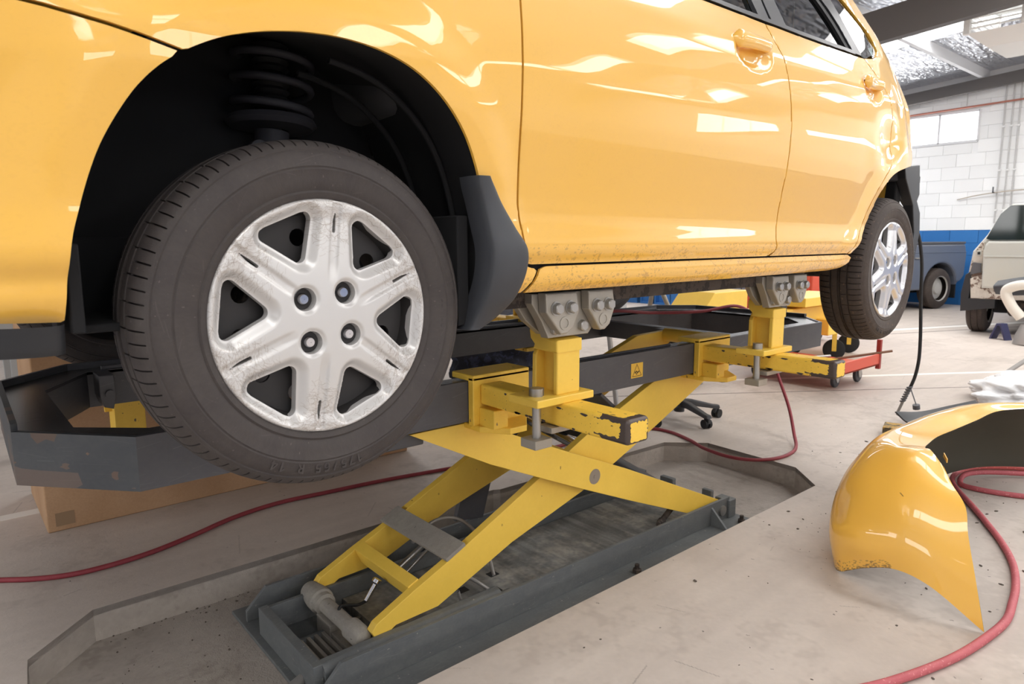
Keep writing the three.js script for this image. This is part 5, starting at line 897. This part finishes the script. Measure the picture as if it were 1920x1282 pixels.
{ // red trolley
  const o = thing('tool_trolley', 'low red tool trolley on castors beside the rear wheel', 'trolley');
  M('tray', [box(4.25, 4.85, 0.13, 0.145, -1.05, -0.20, 0.003), box(4.25, 4.85, 0.13, 0.215, -0.215, -0.20, 0.003), box(4.25, 4.85, 0.13, 0.215, -1.05, -1.035, 0.003), box(4.25, 4.265, 0.13, 0.215, -1.05, -0.2, 0.003)], MAT.red, o);
  M('corner_post', [box(4.83, 4.86, 0.1, 0.32, -0.225, -0.195, 0.003), box(4.83, 4.86, 0.1, 0.36, -1.05, -1.02, 0.003)], MAT.redDark, o);
  for (const [x, z] of [[4.42, -0.33], [4.74, -0.31], [4.42, -0.95], [4.74, -0.95]]) { const c = sub('castor', o); c.position.set(x, 0, z); M('castor_wheel', [turned([0, 0.055, -0.016], [0, 0.055, 1], [[0, 0.001], [0, 0.03], [0.003, 0.05], [0.008, 0.055], [0.024, 0.055], [0.029, 0.05], [0.032, 0.03], [0.032, 0.001]], 28)], MAT.chair, c); M('castor_fork', [box(-0.03, 0.02, 0.06, 0.13, 0.018, 0.023, 0.001), box(-0.03, 0.02, 0.06, 0.13, -0.023, -0.018, 0.001), cyl([0, 0.055, -0.022], [0, 0.055, 0.022], 0.02)], MAT.zinc, c); }
  const put = (n, g, m, l) => tag(M(n, g, m), l, 'tool', 'tools on the red trolley');
  put('pry_bar', [cyl([4.3, 0.158, -0.75], [4.8, 0.158, -0.55], 0.012)], MAT.zinc, 'steel bar lying across the end of the red trolley');
  put('hammer_shaft', [cyl([4.52, 0.158, -0.5], [4.90, 0.236, -0.14], 0.009)], std({ color: C(120, 84, 62), roughness: 0.7 }), 'brown wooden handle sticking out of the red trolley');
  put('grease_gun', [cyl([4.35, 0.176, -0.92], [4.65, 0.176, -0.86], 0.03), cyl([4.65, 0.176, -0.86], [4.75, 0.176, -0.84], 0.012)], MAT.steelGrey, 'grey cylinder tool on the red trolley');
}
{ // black hose on a hanging lance, its tray and a block
  const o = thing('hanging_hose', 'black hose hanging down behind the car to a bent lance', 'hose');
  M('hose', tube([[3.9, 3.6, -0.9], [3.85, 2.6, -0.6], [3.78, 1.9, -0.2], [3.76, 1.4, 0.18], [3.77, 1.12, 0.35], [3.78, 0.96, 0.387], [3.78, 0.72, 0.402], [3.78, 0.48, 0.417], [3.78, 0.36, 0.417], [3.78, 0.26, 0.402], [3.775, 0.20, 0.384]], 0.009, 120, 10), MAT.rubber, o);
  M('bend_spring', tube(Array.from({ length: 100 }, (_, i) => { const t = i / 99, a = t * 2 * Math.PI * 7; return [3.775 + 0.011 * Math.cos(a), 0.215 - 0.10 * t, 0.386 - 0.036 * t + 0.011 * Math.sin(a)]; }), 0.005, 260, 6), MAT.steelGrey, o, 'coiled sleeve');
  M('lance', [cyl([3.775, 0.21, 0.384], [3.78, 0.04, 0.326], 0.008), cyl([3.78, 0.04, 0.326], [3.76, 0.012, 0.40], 0.009)], MAT.pole, o);
  M('cap', [cyl([3.76, 0.115, 0.43], [3.765, 0.09, 0.432], 0.02, 0.02, 8), cyl([3.775, 0.20, 0.39], [3.76, 0.115, 0.43], 0.003)], MAT.steelGrey, o);
  const t = thing('black_tray', 'black folded tray on the floor behind the loose bumper cover', 'tray');
  M('tray_body', loft([[[3.55, 0.105, 0.40], [3.74, 0.085, 0.46], [3.95, 0.10, 0.54], [4.12, 0.12, 0.62]], [[3.58, 0.05, 0.46], [3.74, 0.042, 0.53], [3.95, 0.045, 0.61], [4.10, 0.08, 0.68]], [[3.64, 0.075, 0.54], [3.78, 0.065, 0.60], [3.95, 0.07, 0.67], [4.08, 0.10, 0.73]]], 20, 12, 0.008), MAT.plasticBlack, t);
  M('tray_foot', box(3.68, 3.92, 0.0, 0.042, 0.48, 0.62, 0.004), MAT.rubber, t);
  tag(M('wood_block', ext([[0, 0], [0.16, 0], [0.17, 0.05], [0.0, 0.06]], 0, 0.1, 0.003).rotateY(0.3).translate(3.33, 0.0, 0.42), std({ map: rep(chipped(256, [178, 142, 74], [92, 84, 70], 0.52, 81, 1, 18), 0.2), roughness: 0.9 })), 'stained wooden block beside the black tray', 'block');
}
{ // plastic bag and pole
  const g = new THREE.SphereGeometry(1, 64, 40), p = g.attributes.position;
  for (let i = 0; i < p.count; i++) { const x = p.getX(i), y = p.getY(i), z = p.getZ(i), k = 1 + 0.07 * Math.sin(9 * x + 5 * z + 3 * y) + 0.06 * Math.sin(17 * y - 11 * z) + 0.05 * Math.sin(23 * x + 19 * z); p.setXYZ(i, 4.85 + 0.42 * x * k, Math.max(0.003, 0.07 + 0.12 * y * k), 0.80 + 0.38 * z * k); }
  g.computeVertexNormals(); tag(M('plastic_bag', g, MAT.bag), 'crumpled clear white plastic bag behind the loose bumper cover', 'bag');
  tag(M('metal_pole', [cyl([5.25, 0.0, 0.37], [5.9, 0.62, 0.95], 0.016), cyl([5.245, -0.0, 0.365], [5.27, 0.03, 0.385], 0.022)], MAT.pole), 'grey metal pole leaning above the plastic bag', 'pole');
}
{ // air ratchet on the frame
  const o = thing('air_ratchet', 'chrome air ratchet lying on the far beam of the frame', 'tool');
  const y = 0.69, z = -0.52;
  M('head', [turned([1.83, y, z + 0.045], [1.83, y, -9], [[0, 0.001], [0, 0.018], [0.01, 0.024], [0.03, 0.024], [0.04, 0.015], [0.041, 0.001]], 24), cyl([1.83, y, z + 0.045], [1.83, y, z + 0.06], 0.009, 0.009, 6)], MAT.chrome, o);
  M('body', turned([1.845, y, z + 0.02], [3, y + 0.0, z - 0.02], [[0, 0.001], [0, 0.012], [0.03, 0.014], [0.05, 0.022], [0.09, 0.022], [0.095, 0.019], [0.18, 0.019], [0.185, 0.022], [0.21, 0.022], [0.215, 0.001]], 24), MAT.plasticBlack, o);
  M('collar', turned([1.86, y, z + 0.019], [3, y, z - 0.02], [[0.03, 0.0145], [0.05, 0.0232], [0.07, 0.0232], [0.072, 0.015]], 24), MAT.chrome, o);
  M('hose_tail', cyl([2.05, y, z + 0.012], [2.15, y - 0.002, z + 0.008], 0.011), MAT.hoseDark, o);
}
// ---------------------------------------------------------------- the background
function bgWheel(parent, at, turn, r, w, name = 'wheel') {
  const g = sub(name, parent); g.position.set(...at); g.rotation.y = turn;
  M('tyre', turned([0, 0, -w / 2], [0, 0, 1], [[0, r * 0.62], [0.004, r * 0.72], [w * 0.06, r * 0.88], [w * 0.14, r * 0.97], [w * 0.24, r], [w * 0.32, r], [w * 0.33, r * 0.975], [w * 0.36, r * 0.975], [w * 0.37, r], [w * 0.63, r], [w * 0.64, r * 0.975], [w * 0.67, r * 0.975], [w * 0.68, r], [w * 0.76, r], [w * 0.86, r * 0.97], [w * 0.94, r * 0.88], [w - 0.004, r * 0.72], [w, r * 0.62]], 48), MAT.tyreRear, g);
  M('rim', [turned([0, 0, -w / 2 + 0.01], [0, 0, 1], [[0, r * 0.63], [w * 0.5, r * 0.58], [w * 0.6, r * 0.50], [w * 0.62, r * 0.3], [w * 0.75, r * 0.24], [w * 0.76, 0.001]], 40), turned([0, 0, w * 0.4], [0, 0, 1], [[0, r * 0.58], [w * 0.08, r * 0.63], [w * 0.09, r * 0.6]], 40)], MAT.alloy, g);
  return g;
}
{ // grey-blue pickup parked by the back wall: own axes x towards its tail, z to the side seen
  const o = thing('pickup_truck', 'grey blue pickup parked tail to the blue and white wall', 'car', [11.25, 0, -1.87], -0.25);
  const side = [[0.40, 0.40], [0.44, 0.40], [0.50, 0.42], [0.58, 0.5], [0.60, 0.82], [0.56, 0.96], [0.52, 0.99], [-0.75, 0.985], [-0.78, 1.32], [-1.2, 1.45], [-2.2, 1.45], [-2.9, 1.0], [-3.7, 0.92], [-3.85, 0.7], [-3.8, 0.36], [-3.3, 0.30], [-0.42, 0.30], [-0.36, 0.38]];
  const arch = []; for (let i = 0; i <= 14; i++) { const a = Math.PI * (1 - i / 14); arch.push([0.40 * Math.cos(a), 0.33 + 0.37 * Math.sin(a)]); }
  const body = [...side.slice(0, -2), [-0.42, 0.30], ...arch.slice(0, -1), [0.40, 0.36]];
  M('body_side', [ext(body, -0.24, 0.0, 0.03), ext(side, -1.6, -0.25, 0.03)], MAT.ute, o, 'dusty grey blue body');
  M('wheel_well', box(-0.46, 0.46, 0.26, 0.74, -0.248, -0.235, 0), MAT.liner, o);
  M('tray_rail', box(-0.75, 0.54, 0.985, 1.02, -0.05, 0.004, 0.008), MAT.steelGrey, o);
  M('waist_line', box(-3.6, 0.58, 0.855, 0.865, -0.01, 0.006, 0.003), MAT.ute, o);
  M('cab_window', ext([[-0.9, 1.02], [-1.75, 1.02], [-2.3, 1.02], [-2.0, 1.38], [-1.2, 1.40], [-0.92, 1.30]], -0.004, 0.003), MAT.glass, o);
  M('handle', box(-0.66, -0.56, 0.77, 0.79, 0, 0.02, 0.005), MAT.pole, o);
  M('underside', box(-3.5, 0.5, 0.24, 0.4, -1.5, -0.26, 0.02), MAT.liner, o);
  for (const [x, z] of [[0, -0.10], [-2.6, -0.10], [0, -1.5], [-2.6, -1.5]]) bgWheel(o, [x, 0.31, z], z < -1 ? Math.PI : 0, 0.31, 0.2);
  M('mud_flap', box(0.40, 0.42, 0.15, 0.42, -0.22, -0.02, 0.004), MAT.rubber, o);
}
{ // silver hatchback with its tail stripped: own axes x ahead, z across; tail at x = 0
  const o = thing('silver_hatchback', 'silver hatchback with its rear bumper and tail lamp removed', 'car', [8.35, 0, -0.72], 0.06);
  const W = 1.62;
  const pan = (n, pts, x0, x1, m, l, bev = 0.02) => M(n, ext(pts.map(([z, y]) => [-z, y]), x0, x1, bev).rotateY(Math.PI / 2), m, o, l);
  pan('body_shell', [[0.03, 0.40], [0.0, 0.62], [0.03, 0.92], [0.15, 1.1], [0.27, 1.36], [0.36, 1.43], [W - 0.36, 1.43], [W - 0.27, 1.36], [W - 0.15, 1.1], [W - 0.03, 0.92], [W, 0.62], [W - 0.03, 0.40]], 0.10, 3.2, MAT.silver, 'silver body', 0.04);
  pan('tailgate', [[0.17, 0.52], [0.155, 0.92], [0.165, 0.985], [0.20, 1.03], [W - 0.20, 1.03], [W - 0.165, 0.985], [W - 0.155, 0.92], [W - 0.17, 0.52]], -0.02, 0.11, MAT.silver, 'silver tailgate', 0.02);
  pan('tailgate_fold', [[0.17, 0.86], [0.17, 0.875], [W - 0.17, 0.875], [W - 0.17, 0.86]], -0.034, 0.0, MAT.silver, undefined, 0.004);
  pan('rear_window', [[0.19, 1.045], [0.155, 1.06], [0.27, 1.33], [0.35, 1.41], [W - 0.35, 1.41], [W - 0.27, 1.33], [W - 0.155, 1.06], [W - 0.19, 1.045]], 0.07, 0.098, std({ color: C(34, 44, 42), roughness: 0.06 }), 'dark rear window', 0.003);
  pan('lamp_recess', [[0.02, 0.64], [0.04, 0.80], [0.08, 0.94], [0.12, 1.02], [0.145, 1.02], [0.15, 0.66], [0.10, 0.62]], 0.05, 0.10, MAT.primer, 'bare metal where the tail lamp was', 0.006);
  pan('lamp_socket', [[0.085, 0.87], [0.085, 0.93], [0.13, 0.93], [0.13, 0.87]], 0.04, 0.055, MAT.silver, undefined, 0.006);
  pan('lamp_hole', [[0.095, 0.885], [0.095, 0.915], [0.12, 0.915], [0.12, 0.885]], 0.034, 0.045, MAT.rubber, undefined, 0.002);
  pan('torn_panel', [[0.04, 0.66], [0.06, 0.80], [0.14, 0.79], [0.145, 0.69]], 0.03, 0.055, MAT.steelGrey, undefined, 0.004);
  pan('rear_panel', [[0.07, 0.40], [0.05, 0.62], [0.17, 0.67], [W - 0.1, 0.67], [W - 0.1, 0.40]], 0.02, 0.10, MAT.primer, 'scraped rear panel', 0.01);
  pan('arch_plastic', [[-0.02, 0.25], [-0.03, 0.45], [0.0, 0.66], [0.05, 0.70], [0.06, 0.55], [0.05, 0.40], [0.30, 0.40], [0.30, 0.30]], 0.03, 0.16, MAT.plasticBlack, 'black wheel arch plastic', 0.006);
  M('underside', box(0.2, 3.0, 0.24, 0.42, 0.25, W - 0.05, 0.02), MAT.liner, o);
  M('silencer', turned([0.2, 0.30, 0.40], [0.2, 0.30, 9], [[0, 0.001], [0, 0.07], [0.02, 0.09], [0.38, 0.09], [0.4, 0.07], [0.4, 0.001]], 24), MAT.underbody, o, 'brown silencer');
  for (const [x, z] of [[0.38, 0.10], [2.7, 0.10], [0.38, W - 0.10]]) bgWheel(o, [x, 0.29, z], 0, 0.29, 0.2);
  const b = thing('grey_bumper', 'dark grey plastic bumper propped across the tail of the silver hatchback', 'bumper', [8.12, 0.06, -0.36], 0.06);
  M('bumper_skin', loft([[[-0.02, 0.56, 0.02], [-0.05, 0.60, 0.2], [-0.1, 0.66, 0.5], [-0.1, 0.7, 0.9]], [[-0.10, 0.50, 0.0], [-0.16, 0.53, 0.2], [-0.2, 0.58, 0.5], [-0.2, 0.6, 0.9]], [[-0.06, 0.42, 0.02], [-0.14, 0.42, 0.2], [-0.16, 0.45, 0.5], [-0.16, 0.48, 0.9]]], 24, 12, 0.01), MAT.flap, b);
  tag(M('bent_duct', tube([[7.86, 0.60, 0.05], [7.86, 0.59, -0.10], [7.88, 0.53, -0.20], [7.9, 0.38, -0.15], [7.92, 0.26, -0.06]], 0.05, 50, 14), std({ color: C(232, 226, 214), roughness: 0.6 })), 'bent cream duct in front of the silver hatchback', 'duct');
  tag(M('grey_drum', [turned([7.9, 0.0, 0.06], [7.95, 0.9, 0.04], [[0, 0.001], [0, 0.17], [0.1, 0.15], [0.2, 0.11], [0.21, 0.001]], 32)], MAT.pole), 'grey tapered funnel on the floor below the bent duct', 'funnel');
  const s = thing('axle_stand', 'dark blue axle stand beside the hatchback tyre', 'axle stand', [8.12, 0, -0.27]);
  M('stand_base', [ext([[-0.13, 0], [-0.10, 0], [-0.02, 0.17], [0.02, 0.17], [0.10, 0], [0.13, 0], [0.035, 0.2], [-0.035, 0.2]], -0.07, 0.07, 0.004).rotateY(1.2).scale(0.7, 0.85, 0.7)], std({ color: C(58, 60, 96), roughness: 0.5 }), s);
}
// things further back, seen in the gap under the sill
{
  const cab = (name, x0, x1, h, z0, z1, m, label) => { const o = thing(name, label, 'cabinet'); M('carcass', box(x0, x1, 0, h, z0, z1, 0.01), m, o); M('door', [box(x0 - 0.012, x0, 0.06, h - 0.04, z0 + 0.03, (z0 + z1) / 2 - 0.01, 0.003)], m, o); M('door', [box(x0 - 0.012, x0, 0.06, h - 0.04, (z0 + z1) / 2 + 0.01, z1 - 0.03, 0.003)], m, o); return o; };
  cab('steel_cabinet', 6.2, 6.7, 1.1, -5.1, -4.2, MAT.greyPaint, 'pale grey steel cabinet in the distance under the sill');
  cab('steel_cabinet', 5.8, 6.2, 0.9, -5.9, -5.2, MAT.steelGrey, 'dark steel cabinet in the distance left of the pale one');
  cab('workbench_unit', 9.2, 9.8, 0.9, -6.6, -5.0, MAT.blue, 'blue workbench unit in the distance under the sill');
  for (let k = 0; k < 3; k++) tag(M('blue_crate', [box(8.7 + 0.05 * k, 8.73 + 0.05 * k, 0.02, 0.5, -5.9 + k * 0.3, -5.66 + k * 0.3, 0.006), box(8.7, 9.05, 0.0, 0.03, -5.9 + k * 0.3, -5.66 + k * 0.3, 0.004), box(8.7, 9.05, 0.03, 0.4, -5.9 + k * 0.3, -5.88 + k * 0.3, 0.004), box(8.7, 9.05, 0.03, 0.4, -5.68 + k * 0.3, -5.66 + k * 0.3, 0.004), box(9.02, 9.05, 0.03, 0.45, -5.9 + k * 0.3, -5.66 + k * 0.3, 0.004)], MAT.blue), ['left', 'middle', 'right'][k] + ' of the three blue crates in front of the blue bench', 'crate', 'blue crates by the bench');
  const rc = thing('tool_chest', 'red tool chest seen behind the rear clamp stand', 'tool chest');
  M('carcass', box(6.3, 6.8, 0.1, 0.95, -2.2, -1.45, 0.01), MAT.red, rc);
  for (let k = 0; k < 4; k++) { const d = M('drawer', box(6.285, 6.3, 0.14 + k * 0.2, 0.32 + k * 0.2, -2.17, -1.48, 0.004), MAT.red, rc); M('handle', box(6.265, 6.285, 0.28 + k * 0.2, 0.295 + k * 0.2, -2.05, -1.6, 0.003), MAT.zinc, d); }
  for (const [x, z] of [[6.4, -2.1], [6.7, -2.1], [6.4, -1.55], [6.7, -1.55]]) M('castor', cyl([x, 0.05, z - 0.02], [x, 0.05, z + 0.02], 0.05), MAT.rubber, rc);
  const sh = thing('shelf_rack', 'cluttered grey shelf rack in the distance under the sill', 'shelf');
  for (const [x, z] of [[7.2, -6.2], [7.2, -5.4], [7.6, -6.2], [7.6, -5.4]]) M('upright', box(x - 0.02, x + 0.02, 0, 1.8, z - 0.02, z + 0.02, 0.002), MAT.steelGrey, sh);
  for (const y of [0.12, 0.6, 1.1, 1.6]) M('shelf', box(7.18, 7.62, y, y + 0.03, -6.22, -5.38, 0.002), MAT.greyPaint, sh);
  seed = 99;
  for (let k = 0; k < 8; k++) { const x = 7.3, z = -6.12 + k * 0.095, h = rr(0.12, 0.3), y = k % 2 ? 0.1505 : 0.6305; tag(M('storage_tin', turned([x + 0.1, y, z], [x + 0.1, 9, z], [[0, 0.001], [0, 0.04], [h - 0.02, 0.04], [h, 0.03], [h, 0.001]], 16), [MAT.copper, MAT.steelGrey, MAT.white, MAT.blue][k % 4]), `${['copper', 'dark grey', 'white', 'blue'][k % 4]} tin on the ${k % 2 ? 'bottom' : 'second'} shelf of the far rack, ${k < 4 ? 'left' : 'right'} half`, 'tin', 'tins on the far rack'); }
}
// fittings on the back wall and under the roof
{
  const x = ROOM.x1;
  [-1.5, -1.4, -1.31].forEach((z, i) => { const o = thing('conduit', ['left', 'middle', 'right'][i] + ' of the three thin grey conduits running up the white wall', 'conduit', [x - 0.02, 0, z], 0, 'conduits on the back wall'); M('pipe', cyl([0, 1.3, 0], [0, roofY(z) - 0.25, 0], 0.011, 0.011, 12), MAT.conduit, o); for (const y of [1.5, 2.1, 2.75]) M('saddle', box(-0.014, 0.016, y - 0.012, y + 0.012, -0.022, 0.022, 0.002), MAT.white, o); });
  tag(M('copper_pipe', cyl([x - 0.05, roofY(-4.5) - 0.35, -4.6], [x - 0.05, 3.14, -0.2], 0.014), MAT.copper), 'thin reddish pipe along the wall above the window', 'pipe');
  tag(M('moulding_strip', tube([[x - 0.03, 1.68, -2.03], [x - 0.06, 1.735, -1.75], [x - 0.08, 1.765, -1.5], [x - 0.08, 1.785, -1.2], [x - 0.06, 1.78, -0.6], [x - 0.04, 1.77, -0.1]], 0.008, 60, 8), std({ color: C(188, 176, 162), roughness: 0.6 })), 'long curved trim strip hung on the white wall', 'trim strip');
  tag(M('wall_bracket', [box(x - 0.12, x, 1.76, 1.775, -1.54, -1.52, 0.002), box(x - 0.12, x - 0.11, 1.76, 1.85, -1.54, -1.52, 0.002)], MAT.steelGrey), 'small steel hook holding the trim strip on the wall', 'hook');
  tag(M('drop_rod', cyl([x - 0.06, 3.12, -2.0], [x - 0.06, 3.42, -2.0], 0.006), MAT.conduit), 'thin drop rod above the high window', 'rod');
  // evaporative cooler outlet under the roof
  const o = thing('air_cooler_outlet', 'white louvred air cooler outlet hanging under the roof', 'air vent', [8.0, 0, 0]);
  const P = [[0.0, -0.80], [0.1, -0.62], [0.9, -0.62], [1.0, -0.8], [1.0, 0.1], [0.9, 0.3], [0.1, 0.3], [0.0, 0.1]].map(p => p);
  const ring = (y, k) => [[0, -0.80], [0.95, -0.80], [0.95, 0.3], [0, 0.3]].map(([a, b]) => [0.475 + (a - 0.475) * k, y, -0.25 + (b + 0.25) * k]);
  M('pan', (() => { const A = ring(3.17, 1), B = ring(3.03, 0.72), pos = [], idx = []; for (const r of [A, B]) for (const p of r) pos.push(...p); for (let i = 0; i < 4; i++) { const j = (i + 1) % 4; idx.push(i, j, 4 + i, j, 4 + j, 4 + i); } idx.push(4, 5, 6, 4, 6, 7); const g = new THREE.BufferGeometry(); g.setAttribute('position', new THREE.Float32BufferAttribute(pos, 3)); g.setIndex(idx); const q = g.toNonIndexed(); q.computeVertexNormals(); return q; })(), MAT.white, o, 'white tapered bottom pan');
  for (const [a, b] of [[0, -0.8], [0.95, -0.8], [0, 0.3], [0.95, 0.3], [0, -0.3]]) M('post', box(a - 0.03, a + 0.03, 3.16, 3.56, b - 0.03, b + 0.03, 0.004), MAT.white, o);
  for (let k = 0; k < 7; k++) { const y = 3.21 + k * 0.05; M('louvre', [box(-0.02, 0.025, y, y + 0.006, -0.8, 0.3, 0.001).rotateZ(0.0), box(0, 0.95, y, y + 0.006, -0.82, -0.775, 0.001), box(0, 0.95, y, y + 0.006, 0.275, 0.32, 0.001)], MAT.white, o); }
  M('top', [box(-0.03, 0.98, 3.54, 3.58, -0.83, 0.33, 0.004)], MAT.white, o);
}
// bits of grit on the floor round the bumper cover: too many to count
{
  seed = 4242; const g = [];
  for (let i = 0; i < 260; i++) {
    const near = rnd() < 0.7, x = near ? rr(1.7, 3.2) : rr(0.4, 4.5), z = near ? rr(0.25, 1.4) : rr(0.6, 1.6), s = 0.0012 + 0.0045 * rnd() ** 3;
    if (x < 2.62 && z < 0.58) continue; const inPit = false; g.push(new THREE.IcosahedronGeometry(s, 0).scale(1, 0.5, 1 + rnd() * 1.5).rotateY(rnd() * 6).translate(x, (inPit ? -0.1 : 0) + s * 0.4, z));
  }
  const d = []; for (let i = 0; i < 150; i++) { const t = rnd(), x = mix(-0.2, 1.25, t), s = 0.001 + 0.003 * rnd() ** 3; d.push(new THREE.IcosahedronGeometry(s, 0).scale(1, 0.6, 1.3).rotateY(rnd() * 6).translate(x, -0.1 + s * 0.4, -0.352 + 0.006 * t + 0.05 * rnd() ** 4)); }
  for (let i = 0; i < 60; i++) { const x = rr(-0.2, 0.12), s = 0.001 + 0.003 * rnd() ** 3; d.push(new THREE.IcosahedronGeometry(s, 0).translate(x, -0.1 + s * 0.4, rr(-0.3, 0.45))); }
  const dm = M('pit_grit', d, MAT.debris, scene.getObjectByName('floor'), 'dirt along the foot of the bay wall'); dm.userData.kind = 'stuff';
  const m = M('grit', g, MAT.debris); m.userData.kind = 'stuff'; tag(m, 'dark grit and paint chips scattered on the floor', 'grit');
}
renderer.render(scene, camera);
